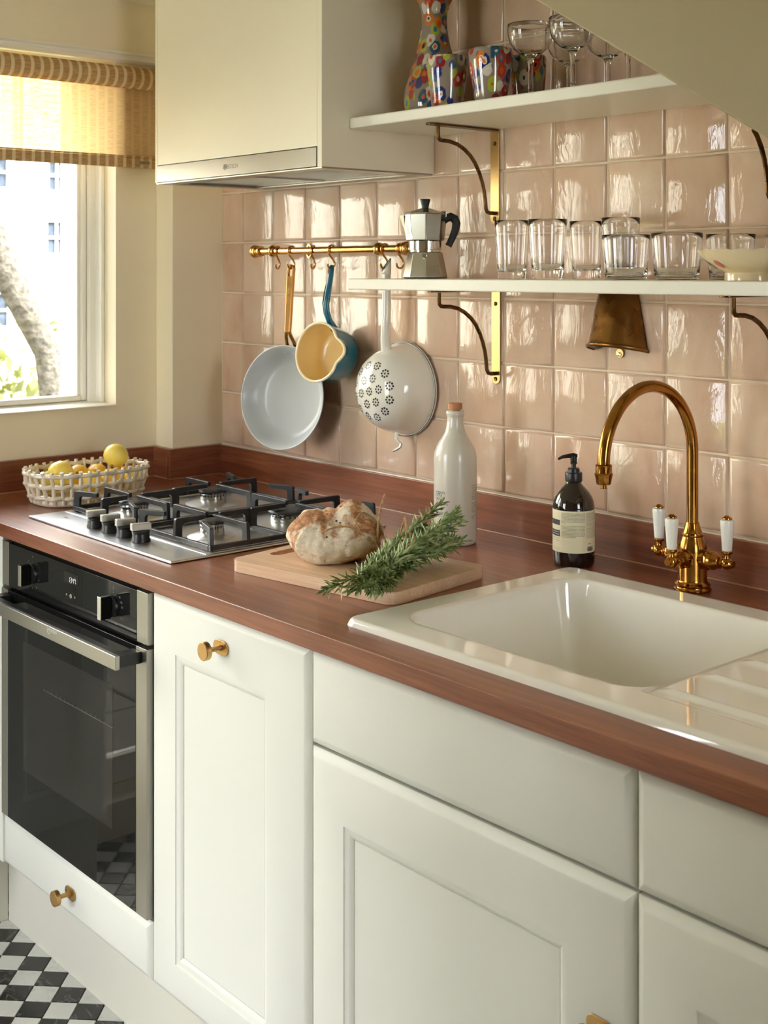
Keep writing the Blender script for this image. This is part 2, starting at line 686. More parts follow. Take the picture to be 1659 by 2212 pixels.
def lemon_mat():
    m, t, b = nt('lemon_skin')
    oi = N(t, 'ShaderNodeObjectInfo')
    c = ramp(t, oi.outputs['Random'], [(0.0, srgb(240, 192, 62)), (0.45, srgb(244, 208, 80)), (0.8, srgb(236, 214, 104)), (1.0, srgb(228, 212, 110))])
    L(t, c, b.inputs['Base Color'])
    b.inputs['Roughness'].default_value = 0.36
    b.inputs['Subsurface Weight'].default_value = 0.08
    b.inputs['Subsurface Scale'].default_value = 0.01
    v = coords(t)
    vo = N(t, 'ShaderNodeTexVoronoi')
    vo.inputs['Scale'].default_value = 420
    L(t, v, vo.inputs['Vector'])
    bump(t, vo.outputs['Distance'], 0.25, 0.0006, b)
    return m


M['lemon'] = lemon_mat()
M['lemontip'] = plain('lemon_tip', srgb(160, 120, 50), 0.7, var=0.1)


def leaf_mat():
    m, t, b = nt('rosemary_leaf')
    v = coords(t, 'World')
    f = noise(t, v, 60, 3)
    L(t, ramp(t, f, [(0.3, srgb(62, 84, 40)), (0.48, srgb(108, 130, 68)), (0.66, srgb(176, 188, 130))]), b.inputs['Base Color'])
    b.inputs['Roughness'].default_value = 0.45
    b.inputs['Subsurface Weight'].default_value = 0.0
    return m


M['leaf'] = leaf_mat()
M['stem'] = plain('rosemary_stem', srgb(110, 92, 60), 0.8, var=0.15, vs=80)


def bread_mat():
    m, t, b = nt('floured_crust')
    v = coords(t)
    f = noise(t, v, 16, 6, 0.62, 0.5)
    f2 = noise(t, v, 75, 5, 0.65, 1.2)
    crust = ramp(t, f2, [(0.3, srgb(128, 78, 50)), (0.5, srgb(182, 128, 84)), (0.7, srgb(214, 168, 120))])
    flour = ramp(t, f, [(0.45, (0, 0, 0, 1)), (0.54, (1, 1, 1, 1))])
    c = mixc(t, flour, crust, srgb(232, 218, 194))
    vo = N(t, 'ShaderNodeTexVoronoi')
    vo.inputs['Scale'].default_value = 46
    L(t, v, vo.inputs['Vector'])
    ol = ramp(t, vo.outputs['Distance'], [(0.075, (0, 0, 0, 1)), (0.12, (1, 1, 1, 1))])
    L(t, mixc(t, ol, srgb(58, 40, 34), c), b.inputs['Base Color'])
    b.inputs['Roughness'].default_value = 0.8
    vr = coords(t, 'Object', (1, 1, 2.2))
    f3 = noise(t, vr, 42, 5, 0.7, 2.0)
    bump(t, f3, 0.9, 0.004, b)
    return m


M['bread'] = bread_mat()


def milli_mat():
    """millefiori glass: voronoi flowers"""
    m, t, b = nt('millefiori_glass')
    v = coords(t, 'Object', (1, 1, 0.72), per_obj=True)
    wob = noise(t, v, 120, 2)
    vm = N(t, 'ShaderNodeVectorMath', operation='MULTIPLY_ADD')
    L(t, wob, vm.inputs[0])
    vm.inputs[1].default_value = (0.006, 0.006, 0.006)
    L(t, v, vm.inputs[2])
    vo = N(t, 'ShaderNodeTexVoronoi')
    vo.inputs['Scale'].default_value = 52
    vo.inputs['Randomness'].default_value = 0.85
    L(t, vm.outputs[0], vo.inputs['Vector'])
    sp = N(t, 'ShaderNodeSeparateColor')
    L(t, vo.outputs['Color'], sp.inputs[0])
    c_out = ramp(t, sp.outputs[0], [(0.0, srgb(24, 40, 120)), (0.16, srgb(24, 40, 120)), (0.17, srgb(190, 60, 40)), (0.34, srgb(214, 92, 40)), (0.35, srgb(222, 214, 200)), (0.46, srgb(222, 214, 200)), (0.47, srgb(150, 26, 34)), (0.62, srgb(150, 26, 34)), (0.63, srgb(170, 180, 60)), (0.72, srgb(170, 180, 60)), (0.73, srgb(40, 90, 120)), (0.84, srgb(40, 90, 120)), (0.85, srgb(216, 120, 30)), (1.0, srgb(216, 120, 30))], 'CONSTANT')
    c_mid = ramp(t, sp.outputs[1], [(0.0, srgb(230, 224, 212)), (0.35, srgb(230, 224, 212)), (0.36, srgb(60, 110, 170)), (0.6, srgb(60, 110, 170)), (0.61, srgb(214, 92, 40)), (1.0, srgb(214, 92, 40))], 'CONSTANT')
    c_in = ramp(t, sp.outputs[2], [(0.0, srgb(226, 106, 30)), (0.4, srgb(226, 106, 30)), (0.41, srgb(30, 30, 60)), (0.7, srgb(30, 30, 60)), (0.71, srgb(190, 30, 30)), (1.0, srgb(190, 30, 30))], 'CONSTANT')
    k1 = ramp(t, vo.outputs['Distance'], [(0.16, (1, 1, 1, 1)), (0.18, (0, 0, 0, 1))])
    k2 = ramp(t, vo.outputs['Distance'], [(0.26, (1, 1, 1, 1)), (0.28, (0, 0, 0, 1))])
    k3 = ramp(t, vo.outputs['Distance'], [(0.52, (1, 1, 1, 1)), (0.6, (0, 0, 0, 1))])
    c = mixc(t, k3, srgb(150, 136, 122), c_out)
    c = mixc(t, k2, c, c_mid)
    c = mixc(t, k1, c, c_in)
    L(t, c, b.inputs['Base Color'])
    b.inputs['Roughness'].default_value = 0.06
    b.inputs['Coat Weight'].default_value = 0.6
    b.inputs['Transmission Weight'].default_value = 0.12
    bump(t, noise(t, v, 25, 2), 0.3, 0.002, b)
    return m


M['milli'] = milli_mat()

# dimensions --------------------------------------------------------------
WT = 0.904      # worktop top
WB = 0.876      # worktop underside
YF = -0.707     # door fronts
YW = -0.723     # worktop front edge
XR = 2.96       # end of the run
CEIL = 2.11

# =============================================================== STRUCTURE
# room: x 0..4.3, y -3.6..0.15, z 0..2.11
Y0R = -3.1
XRR = 3.6
# window opening y -0.985..-0.263, z 1.089..1.958 ; door opening y -2.0..-1.07, z 0.09..2.02
wy0, wy1, wz0, wz1 = -0.985, -0.263, 1.089, 1.958
dy0, dy1, dz0, dz1 = -1.90, -1.07, 0.09, 2.03
m = MB()
T = 0.30
for (a, b_, c, d) in [(wy1, 0.15, 0, CEIL), (wy0, wy1, 0, wz0), (wy0, wy1, wz1, CEIL), (dy1, wy0, 0, CEIL), (dy0, dy1, 0, dz0), (dy0, dy1, dz1, CEIL), (Y0R, dy0, 0, CEIL)]:
    m.box(-T, 0, a, b_, c, d)
wall_left = struct('wall_left', m, M['wall'], origin=(0, 0, 0))
m = MB().box(0, XRR, 0.0032, 0.15, 0, CEIL)
wall_back = struct('wall_back', m, M['grout'], origin=(0, 0.15, 0))
qy0, qy1, qz0, qz1 = -1.32, -0.74, 0.95, 2.0
m = MB()
m.box(XRR, XRR + 0.1, Y0R, qy0, 0, CEIL)
m.box(XRR, XRR + 0.1, qy1, 0.15, 0, CEIL)
m.box(XRR, XRR + 0.1, qy0, qy1, 0, qz0)
m.box(XRR, XRR + 0.1, qy0, qy1, qz1, CEIL)
struct('wall_right', m, M['wall2'])
w2 = bpy.data.objects.new('added_fill_window', None)  # unseen window added in the right wall for fill light
COL.objects.link(w2)
w2.location = (XRR + 0.05, -1.03, qz0)
w2['kind'] = 'structure'
m = MB()
for (a, b_, c, d) in [(qy0, qy0 + 0.04, qz0, qz1), (qy1 - 0.04, qy1, qz0, qz1), (qy0 + 0.04, qy1 - 0.04, qz0, qz0 + 0.04), (qy0 + 0.04, qy1 - 0.04, qz1 - 0.04, qz1), (-1.04, -1.02, qz0 + 0.04, qz1 - 0.04)]:
    m.box(XRR + 0.03, XRR + 0.07, a, b_, c, d)
mk('window_frame', m, M['trim'], parent=w2, bevel=0.003)
mk('window_pane', MB().box(XRR + 0.048, XRR + 0.052, qy0 + 0.035, qy1 - 0.035, qz0 + 0.035, qz1 - 0.035), M['pane'], parent=w2, smooth=False)
rx0, rx1, rz0, rz1 = 0.13, 1.10, 0.09, 2.03
m = MB()
m.box(-T, rx0, Y0R - 0.1, Y0R, 0, CEIL)
m.box(rx1, XRR + 0.1, Y0R - 0.1, Y0R, 0, CEIL)
m.box(rx0, rx1, Y0R - 0.1, Y0R, 0, rz0)
m.box(rx0, rx1, Y0R - 0.1, Y0R, rz1, CEIL)
m.box(1.15, XRR, -2.12, -2.0, 0, CEIL)  # unseen partition added to keep rear-door light off the right-hand units
struct('wall_front', m, M['wall2'])
m = MB().box(-T, XRR + 0.1, Y0R - 0.1, 0.15, CEIL, CEIL + 0.1)
struct('ceiling', m, M['ceiling'])
m = MB().box(-T, XRR + 0.1, Y0R - 0.1, 0.15, -0.12, -0.004)
floor = struct('floor', m, M['fgrout'], origin=(0, 0, -0.12))

# boxed column in the corner
m = MB().box(0.0005, 0.08, -0.148, 0.0075, 0, CEIL - 0.0005)
struct('wall_column', m, M['wall'], bevel=0.003)

# ---- floor tiles (45 degree checker)
P = 0.0532
G = 0.0022
e1 = Vector((0.7071, 0.7071, 0))
e2 = Vector((0.7071, -0.7071, 0))
A0 = Vector((0.3722, -0.6769, 0))
tm = {}
for k in (0, 1):
    q = MB()
    h = P / 2 - G / 2
    c_ = 0.0007
    vs = [(-h, -h, -0.004), (h, -h, -0.004), (h, h, -0.004), (-h, h, -0.004), (-h, -h, -c_), (h, -h, -c_), (h, h, -c_), (-h, h, -c_),
          (-h + c_, -h + c_, 0), (h - c_, -h + c_, 0), (h - c_, h - c_, 0), (-h + c_, h - c_, 0)]
    q.add(vs, [(8, 9, 10, 11)] + [(i, (i + 1) % 4, 4 + (i + 1) % 4, 4 + i) for i in range(4)] + [(4 + i, 4 + (i + 1) % 4, 8 + (i + 1) % 4, 8 + i) for i in range(4)])
    tm[k] = q
meshes = {}
rest = MB()
nfl = 0
for i in range(-90, 90):
    for j in range(-90, 90):
        c = A0 + e1 * (P * (i + 0.5)) + e2 * (P * (j + 0.5))
        if not (0.0 < c.x < XRR and Y0R < c.y < -0.60):
            continue
        k = (i + j) % 2
        if 0.16 < c.x < 0.95 and -1.12 < c.y < -0.61:
            if k not in meshes:
                o = mk('floor_tile', tm[k], M['mblack'] if k == 0 else M['mwhite'], parent=floor, W=False, smooth=False, fixn=False)
                meshes[k] = o
            else:
                o = meshes[k].copy()
                COL.objects.link(o)
            o.location = c - Vector(floor.location) + Vector((0, 0, random.uniform(-0.0003, 0.0003)))
            o.rotation_euler = (random.uniform(-0.003, 0.003), random.uniform(-0.003, 0.003), pi / 4)
            nfl += 1
        else:
            h = P / 2 - G / 2
            rest.cm = k
            rest.add([c + e1 * (-h) + e2 * (-h), c + e1 * h + e2 * (-h), c + e1 * h + e2 * h, c + e1 * (-h) + e2 * h], [(3, 2, 1, 0)])
rt = mk('floor_tiles', rest, [M['mblack'], M['mwhite']], parent=floor, smooth=False, kind='stuff', fixn=False)

# ---- wall tiles
PX, PZ = 0.1309, 0.1284
X0T, Z0T = 0.178, 1.4992
tile_meshes = []


def tile_mesh(wd, hg, seed):
    """pillowed hand made tile, front face toward -y, centred"""
    rnd = random.Random(seed)
    q = MB()
    r = 0.006
    d = 0.0075

    def jit(s=0.0008):
        return rnd.uniform(-s, s)
    xs = [-wd / 2, -wd / 2 + 0.0012, -wd / 2 + r, wd / 2 - r, wd / 2 - 0.0012, wd / 2]
    zs = [-hg / 2, -hg / 2 + 0.0012, -hg / 2 + r, hg / 2 - r, hg / 2 - 0.0012, hg / 2]
    dep = [0.0, -0.0052, -0.0072, -0.0072, -0.0052, 0.0]
    # 3 rings + centre quad
    def ring(k, y, c):
        x0, x1, z0, z1 = xs[k], xs[5 - k], zs[k], zs[5 - k]
        return [(x0 + c, y + jit(0.0004), z0 + jit()), (x1 + jit(), y + jit(0.0004), z0 + c), (x1 - c, y + jit(0.0004), z1 + jit()), (x0 + jit(), y + jit(0.0004), z1 - c)]
    R = [ring(0, 0.0, 0), ring(0, -0.0042, 0), ring(1, -0.0062, 0), ring(2, -d, 0)]
    vs = [p for rr in R for p in rr]
    fs = [(12, 13, 14, 15)]
    for a in range(3):
        for i in range(4):
            j = (i + 1) % 4
            fs.append((a * 4 + i, a * 4 + j, (a + 1) * 4 + j, (a + 1) * 4 + i))
    q.add(vs, fs)
    return q


var = []
gp = 0.0032
for k in range(6):
    var.append(mk('wall_tile', tile_mesh(PX - gp, PZ - gp, 50 + k), M['tile'], parent=wall_back, W=False, sharp=70))
vused = [False] * 6
rnd = random.Random(5)


def place_tile(x0, x1, z0, z1):
    full = abs((x1 - x0) - PX) < 1e-6 and abs((z1 - z0) - PZ) < 1e-6
    if full:
        k = rnd.randrange(6)
        if not vused[k]:
            o = var[k]
            vused[k] = True
        else:
            o = var[k].copy()
            COL.objects.link(o)
    else:
        o = mk('wall_tile', tile_mesh(x1 - x0 - gp, z1 - z0 - gp, rnd.randrange(999)), M['tile'], parent=wall_back, W=False, sharp=70)
    o.location = Vector(((x0 + x1) / 2 + rnd.uniform(-.0007, .0007), 0.0075, (z0 + z1) / 2 + rnd.uniform(-.0007, .0007))) - Vector(wall_back.location)
    o.rotation_euler = (rnd.gauss(0, 0.006), rnd.gauss(0, 0.004), rnd.gauss(0, 0.008))


zl = [0.9805] + [Z0T + PZ * k for k in range(-3, 5)] + [CEIL]
zl = [z for z in zl if z <= CEIL]
xl = [0.0815] + [X0T + PX * k for k in range(0, 23)]
for a in range(len(xl) - 1):
    for b_ in range(len(zl) - 1):
        x0, x1, z0, z1 = xl[a], xl[a + 1], zl[b_], zl[b_ + 1]
        if z1 - z0 < 0.02 or (x0 > 2.0 and z0 > 1.6) or x0 > 2.9:
            continue
        if z0 > 1.76 and x1 < 0.85:
            continue
        place_tile(x0, x1, z0, z1)

# stair box: sloping panel at the upper right, in front of the shelf end
sl = -0.605
xa, za = 1.4518, 1.8699


def zs_(x):
    return za + sl * (x - xa)


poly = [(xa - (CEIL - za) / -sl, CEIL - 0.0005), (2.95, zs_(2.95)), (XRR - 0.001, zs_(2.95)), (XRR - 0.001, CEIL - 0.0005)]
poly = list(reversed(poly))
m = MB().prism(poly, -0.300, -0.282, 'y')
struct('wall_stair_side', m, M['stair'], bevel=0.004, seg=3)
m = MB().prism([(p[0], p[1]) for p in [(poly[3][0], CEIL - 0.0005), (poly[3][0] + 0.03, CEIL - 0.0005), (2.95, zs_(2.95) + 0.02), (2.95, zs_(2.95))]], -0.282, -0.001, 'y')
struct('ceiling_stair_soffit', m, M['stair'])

# ---- upstands (wood)
UT = 0.979
m = MB().box(0.098, XR, -0.018, 0.0005, WT, UT)
up1 = mk('worktop_upstand', m, M['wood'], bevel=0.0012)
tag(up1, 'long reddish wooden upstand under the pink tiles behind hob and sink', 'upstand', 'wooden upstands around the worktop')
m = MB().box(0.0805, 0.098, -0.166, 0.0005, WT, UT)
u = mk('worktop_upstand', m, M['woody'], bevel=0.0012)
tag(u, 'short shaded wooden upstand on the right face of the corner column', 'upstand', 'wooden upstands around the worktop')
m = MB().box(0.018, 0.0805, -0.166, -0.1485, WT, UT)
u = mk('worktop_upstand', m, M['wood'], bevel=0.0012)
tag(u, 'narrow wooden upstand on the window-side face of the corner column', 'upstand', 'wooden upstands around the worktop')
m = MB().box(0.0005, 0.018, -1.0, -0.1485, WT, UT)
u = mk('worktop_upstand', m, M['woody'], bevel=0.0012)
tag(u, 'wooden upstand running under the window behind the lemon basket', 'upstand', 'wooden upstands around the worktop')
# sealant bead on the upstands
m = MB().tube([(0.099, -0.0095, UT + 0.0005), (XR, -0.0095, UT + 0.0005)], 0.0022, 6)
m.tube([(0.0835, -0.15, UT + 0.0005), (0.0835, -0.0095, UT + 0.0005)], 0.0022, 6)
struct('trim_1', m, M['silicone'])
m = MB().tube([(0.0985, -0.0185, WT + 0.0006), (XR, -0.0185, WT + 0.0006)], 0.0016, 6)
m.tube([(0.0985, -0.166, WT + 0.0006), (0.0985, -0.0185, WT + 0.0006)], 0.0016, 6)
m.tube([(0.0185, -0.1665, WT + 0.0006), (0.0985, -0.1665, WT + 0.0006)], 0.0016, 6)
m.tube([(0.0185, -1.0, WT + 0.0006), (0.0185, -0.1665, WT + 0.0006)], 0.0016, 6)
struct('trim_2', m, plain('sealant_brown', srgb(168, 128, 96), 0.4, var=0.1))

# ---- window 1
win = bpy.data.objects.new('window_1', None)
COL.objects.link(win)
win.location = (-0.1, (wy0 + wy1) / 2, wz0)
win['kind'] = 'structure'
m = MB()
fx0, fx1 = -0.15, -0.085
fw = 0.028
for (a, b_, c, d) in [(wy1 - fw, wy1, wz0, wz1), (wy0, wy0 + fw, wz0, wz1), (wy0 + fw, wy1 - fw, wz0, wz0 + 0.006), (wy0 + fw, wy1 - fw, wz1 - fw, wz1)]:
    m.box(fx0, fx1, a, b_, c, d)
mk('window_frame', m, M['trim'], parent=win, bevel=0.003)
m = MB()
s0, s1 = -0.142, -0.098
sy1, sy0 = wy1 - fw - 0.001, wy0 + fw + 0.001
sz0, sz1 = wz0 + 0.007, wz1 - fw - 0.001
sw = 0.014
for (a, b_, c, d) in [(sy1 - sw, sy1, sz0, sz1), (sy0, sy0 + sw, sz0, sz1), (sy0 + sw, sy1 - sw, sz0, sz0 + sw), (sy0 + sw, sy1 - sw, sz1 - sw, sz1)]:
    m.box(s0, s1, a, b_, c, d)
mk('sash', m, M['trim'], parent=win, bevel=0.004)
m = MB()
for (a, b_, c, d) in [(sy1 - sw - 0.008, sy1 - sw, sz0 + sw, sz1 - sw), (sy0 + sw, sy0 + sw + 0.008, sz0 + sw, sz1 - sw)]:
    m.box(-0.135, -0.108, a, b_, c, d)
mk('glazing_bead', m, M['trim'], parent=win, bevel=0.002)
m = MB().box(-0.122, -0.118, sy0 + sw - 0.005, sy1 - sw + 0.005, sz0 + sw - 0.005, sz1 - sw + 0.005)
mk('window_pane', m, M['pane'], parent=win, smooth=False)
m = MB().box(-0.085, 0.012, wy0 + 0.0005, wy1 - 0.0005, wz0 - 0.0, wz0 + 0.004)
mk('window_sill', m, M['trim'], parent=win, bevel=0.002)
# rounded painted lining bead on the jamb
m = MB().box(-0.085, -0.055, wy1 - 0.012, wy1 - 0.0005, wz0 + 0.004, wz1 - 0.001)
mk('jamb_lining', m, M['trim'], parent=win, bevel=0.003)

# architrave / picture rail above window
m = MB()
prof = [(0.0, 1.981), (0.016, 1.979), (0.018, 1.974), (0.010, 1.970), (0.009, 1.966), (0.019, 1.963), (0.020, 1.958), (0.014, 1.952), (0.0, 1.951)]
q = MB()
n_ = len(prof)
vs = [(p[0] + 0.0003, -1.03, p[1]) for p in prof] + [(p[0] + 0.0003, -0.149, p[1]) for p in prof]
q.add(vs, [tuple(range(n_)), tuple(reversed(range(n_, 2 * n_)))] + [(i, (i + 1) % n_, n_ + (i + 1) % n_, n_ + i) for i in range(n_)])
struct('trim_3', q, M['trim'], sharp=25)

# ---- glazed door (out of frame, lights the room)
door = bpy.data.objects.new('door_1', None)
COL.objects.link(door)
door.location = (-0.1, (dy0 + dy1) / 2, dz0)
door['kind'] = 'structure'
m = MB()
fw = 0.035
for (a, b_, c, d) in [(dy1 - fw, dy1, dz0, dz1), (dy0, dy0 + fw, dz0, dz1), (dy0 + fw, dy1 - fw, dz1 - fw, dz1)]:
    m.box(-0.16, -0.08, a, b_, c, d)
mk('door_frame', m, M['trim'], parent=door, bevel=0.003)
mid = (dy0 + dy1) / 2
for (a, b_) in [(dy0 + fw + 0.001, mid - 0.001), (mid + 0.001, dy1 - fw - 0.001)]:
    m = MB()
    st = 0.034
    m.box(-0.145, -0.105, a, a + st, dz0 + 0.001, dz1 - fw - 0.001)
    m.box(-0.145, -0.105, b_ - st, b_, dz0 + 0.001, dz1 - fw - 0.001)
    m.box(-0.145, -0.105, a + st, b_ - st, dz0 + 0.001, dz0 + 0.07)
    m.box(-0.145, -0.105, a + st, b_ - st, dz1 - fw - 0.07, dz1 - fw - 0.001)
    lf = mk('door_leaf', m, M['trim'], parent=door, bevel=0.003)
    m = MB().box(-0.127, -0.123, a + st - 0.004, b_ - st + 0.004, dz0 + 0.065, dz1 - fw - 0.065)
    mk('door_pane', m, M['pane'], parent=lf, smooth=False)

# ---- glazed rear door added behind the camera for frontal fill light
door2 = bpy.data.objects.new('added_fill_door', None)
COL.objects.link(door2)
door2.location = (0.615, -3.15, rz0)
door2['kind'] = 'structure'
m = MB()
fw = 0.035
for (a, b_, c, d) in [(rx0, rx0 + fw, rz0, rz1), (rx1 - fw, rx1, rz0, rz1), (rx0 + fw, rx1 - fw, rz1 - fw, rz1)]:
    m.box(a, b_, -3.18, -3.12, c, d)
mk('door_frame', m, M['trim'], parent=door2, bevel=0.003)
for (a, b_) in [(rx0 + fw + 0.001, 0.614), (0.616, rx1 - fw - 0.001)]:
    m = MB()
    st = 0.05
    m.box(a, a + st, -3.17, -3.13, rz0, rz1 - fw - 0.001)
    m.box(b_ - st, b_, -3.17, -3.13, rz0, rz1 - fw - 0.001)
    m.box(a + st, b_ - st, -3.17, -3.13, rz0, rz0 + 0.09)
    m.box(a + st, b_ - st, -3.17, -3.13, rz1 - fw - 0.07, rz1 - fw - 0.001)
    lf = mk('door_leaf', m, M['trim'], parent=door2, bevel=0.003)
    m = MB().box(a + st - 0.004, b_ - st + 0.004, -3.152, -3.148, rz0 + 0.085, rz1 - fw - 0.065)
    mk('door_pane', m, M['pane'], parent=lf, smooth=False)

# ---- blind
bl = thing('roller_blind', 'cream woven roller blind half lowered over the window', 'blind', (0.04, -0.6, 1.915))
by0, by1 = -1.02, -0.158
rx, rz, rr = 0.043, 1.910, 0.027
m = MB()
m.tube([(rx, by0, rz), (rx, by1 + 0.006, rz)], rr, 28)
mk('rolled_cloth', m, M['roll'], parent=bl)
# hanging cloth (slightly wavy sheet)
m = MB()
ny, nz = 60, 24
zt, zb = rz - 0.006, 1.712
for i in range(ny + 1):
    for j in range(nz + 1):
        y = by0 + (by1 - by0) * i / ny
        z = zt + (zb - zt) * j / nz
        x = rx - rr + 0.0005 + 0.0012 * sin(y * 40 + z * 6) * (j / nz)
        m.v.append((x, y, z))
for i in range(ny):
    for j in range(nz):
        a = i * (nz + 1) + j
        m.f.append((a, a + 1, a + nz + 2, a + nz + 1))
        m.mi.append(0)
cl = mk('blind_cloth', m, M['blind'], parent=bl, fixn=False)
# hem bar
m = MB().box(rx - rr - 0.004, rx - rr + 0.005, by0, by1, 1.688, 1.714)
mk('hem_bar', m, M['roll'], parent=bl, bevel=0.003)
m = MB().tube([(rx - rr + 0.0055, by0, 1.716), (rx - rr + 0.0055, by1, 1.716)], 0.0022, 6)
mk('hem_fold', m, M['roll'], parent=bl)
m = MB().box(rx - rr + 0.005, rx - rr + 0.0065, -0.212, -0.178, 1.697, 1.706)
tg = mk('label_tag', m, M['steel'], parent=bl, bevel=0.0005)
q = text_mb('LUXAFLEX', 0.0055, 0.0001).xf(Matrix.Translation((rx - rr + 0.0068, -0.1925, 1.7015)) @ Matrix(((0, 0, 1), (1, 0, 0), (0, 1, 0))).to_4x4())
mk('tag_lettering', q, M['ink'], parent=tg, smooth=False)
# bracket for the roll
m = MB().box(0.0008, 0.06, by1 + 0.0065, by1 + 0.009, rz - 0.028, rz + 0.028)
mk('end_bracket', m, M['trim'], parent=bl, bevel=0.001)

# ================================================================ OUTSIDE
m = MB().box(-16, -0.31, -9, 14, -0.5, -0.02)
m.box(-0.31, 8, -9, -3.21, -0.5, -0.02)
m.box(XRR + 0.11, 8, -3.2, 2.0, -0.5, -0.02)
g = struct('ground', m, M['lawn'])
m = MB()
paving = bpy.data.objects.new('floor_terrace', None)
COL.objects.link(paving)
paving.location = (-1.4, -1.5, -0.02)
paving['kind'] = 'structure'
for i in range(5):
    for j in range(7):
        q = MB().box(-0.35 - 0.45 * (i + 1), -0.36 - 0.45 * i, -3.2 + 0.5 * j, -2.71 + 0.5 * j, -0.0195, 0.012 + random.uniform(-0.003, 0.003))
        mk('paving_slab', q, M['paving'], parent=paving, bevel=0.006, seg=1)
# building opposite, at x=-12
bd = thing('street_house', 'pale sunlit house with small white sash windows beyond the garden', 'building', (-13, 4.5, -0.02))
m = MB().box(-15, -12.12, 0.5, 9.5, -0.02, 7.0)
mk('facade', m, M['outwall'], parent=bd)
m = MB()
import itertools
zz = 0.0
r_ = random.Random(3)
# brick courses near the visible windows: shallow proud bricks
cnt = 0
for row in range(0, 60):
    z0 = 0.25 + row * 0.0775
    for c_ in range(0, 20):
        y0 = 3.9 + c_ * 0.225 + (0.1125 if row % 2 else 0)
        m.box(-12.125, -12.1 + r_.uniform(0, 0.012), y0, y0 + 0.213, z0, z0 + 0.066)
mk('brickwork', m, M['outwall'], parent=bd, kind='stuff', smooth=False)
for (ya, yb, za_, zb_) in [(5.4394, 5.7052, 1.656, 2.060), (5.46, 5.695, 2.454, 2.83), (4.58, 4.9185, 2.462, 2.84), (4.60, 4.9245, 0.755, 1.155)]:
    q = MB()
    t_ = 0.03
    for (a, b_, c, d) in [(ya - t_, yb + t_, za_ - t_, za_), (ya - t_, yb + t_, zb_, zb_ + t_), (ya - t_, ya, za_, zb_), (yb, yb + t_, za_, zb_)]:
        q.box(-12.08, -12.02, a, b_, c, d)
    ym, zm = (ya + yb) / 2, (za_ + zb_) / 2
    q.box(-12.06, -12.03, ym - 0.008, ym + 0.008, za_, zb_)
    q.box(-12.06, -12.03, ya, yb, zm - 0.012, zm + 0.012)
    wd_ = mk('window', q, M['outframe'], parent=bd, smooth=False)
    q = MB().box(-12.075, -12.065, ya, yb, za_, zb_)
    mk('window_pane', q, plain('house_window_glass', srgb(52, 58, 68), 1.0, spec=0.0, var=0.3, vs=12), parent=wd_, smooth=False)
    q = MB().box(-12.08, -11.98, ya - 0.06, yb + 0.06, za_ - 0.10, za_ - 0.03)
    mk('window_sill', q, M['outframe'], parent=wd_, smooth=False)
m = MB().tube([(-12.03, 5.094, 1.78), (-12.03, 5.094, 5.5)], 0.022, 8)
mk('drainpipe', m, plain('drainpipe_paint', srgb(92, 92, 96), 0.6, var=0.1), parent=bd)

# tree trunk leaning in front of the house
tr = thing('garden_tree', 'bleached leaning tree trunk outside the kitchen window', 'tree', (-3.0, 1.08, -0.02))
pts = []
for (y, z, r1) in [(1.10, -0.02, 0.10), (1.075, 0.5, 0.080), (1.06, 0.8, 0.072), (1.02, 1.03, 0.066), (0.93, 1.2, 0.070), (0.82, 1.4, 0.074), (0.70, 1.7, 0.068), (0.52, 2.2, 0.06), (0.3, 3.0, 0.05)]:
    pts.append((y, z, r1))
m = MB().tube([(-3.0, y, z) for y, z, r in pts], [r for _, _, r in pts], 20)
mk('trunk', m, M['bark'], parent=tr)
m = MB()
for k in range(16):
    b0 = Vector((-3.0, 0.3 + random.uniform(-.1, .3), 2.1 + random.uniform(0, .9)))
    d_ = Vector((random.uniform(-.6, .6), random.uniform(-1, 1), random.uniform(-.5, .8)))
    m.tube([b0, b0 + d_ * 0.5 + Vector((0, 0, .05)), b0 + d_], [0.018, 0.01, 0.003], 5)
mk('branches', m, M['bark'], parent=tr, kind='stuff')


def foliage(name, label, cat, cx, cyy, cz, sx, sy, sz, n, col, ls=0.05, seed=1):
    rr_ = random.Random(seed)
    q = MB()
    for _ in range(n):
        p = Vector((rr_.gauss(0, 0.45), rr_.gauss(0, 0.45), rr_.gauss(0, 0.45)))
        p = Vector((max(-1, min(1, p.x)) * sx + cx, max(-1, min(1, p.y)) * sy + cyy, max(-1, min(1, p.z)) * sz + cz))
        a = Vector((rr_.uniform(-1, 1), rr_.uniform(-1, 1), rr_.uniform(-1, 1))).normalized()
        b2 = a.cross(Vector((rr_.uniform(-1, 1), rr_.uniform(-1, 1), rr_.uniform(-1, 1)))).normalized()
        s_ = ls * rr_.uniform(0.6, 1.4)
        q.add([p - a * s_, p + b2 * s_ * 0.5, p + a * s_, p - b2 * s_ * 0.5], [(0, 1, 2, 3)])
    o = mk(name, q, col, smooth=False, fixn=False)
    tag(o, label, cat)
    o['kind'] = 'stuff'
    return o


foliage('garden_shrub', 'pale yellow-green shrub below the leaning tree trunk', 'shrub', -4.6, 1.1, 0.55, 0.5, 1.2, 0.6, 2500, plain('shrub_leaves', srgb(128, 130, 84), 0.7, var=0.3, vs=3), 0.05, 3)
# unseen rendered wall added to temper side-door light and whiten tile reflections
gw = mk('added_garden_wall', MB().box(-4.4, -4.15, -9.0, -0.4, -0.02, 3.6), plain('added_garden_render', srgb(226, 220, 206), 0.9, var=0.12, vs=3))
tag(gw, 'tall rendered wall added out of view to temper side-door light, mirrored in the tiles', 'wall')
nw = mk('added_sun_overhang', MB().box(XRR + 0.101, XRR + 1.25, -2.2, 0.6, CEIL + 0.0, CEIL + 0.06), M['trim'])  # unseen overhang added to keep the sun out of the right-hand fill window
nw['kind'] = 'structure'
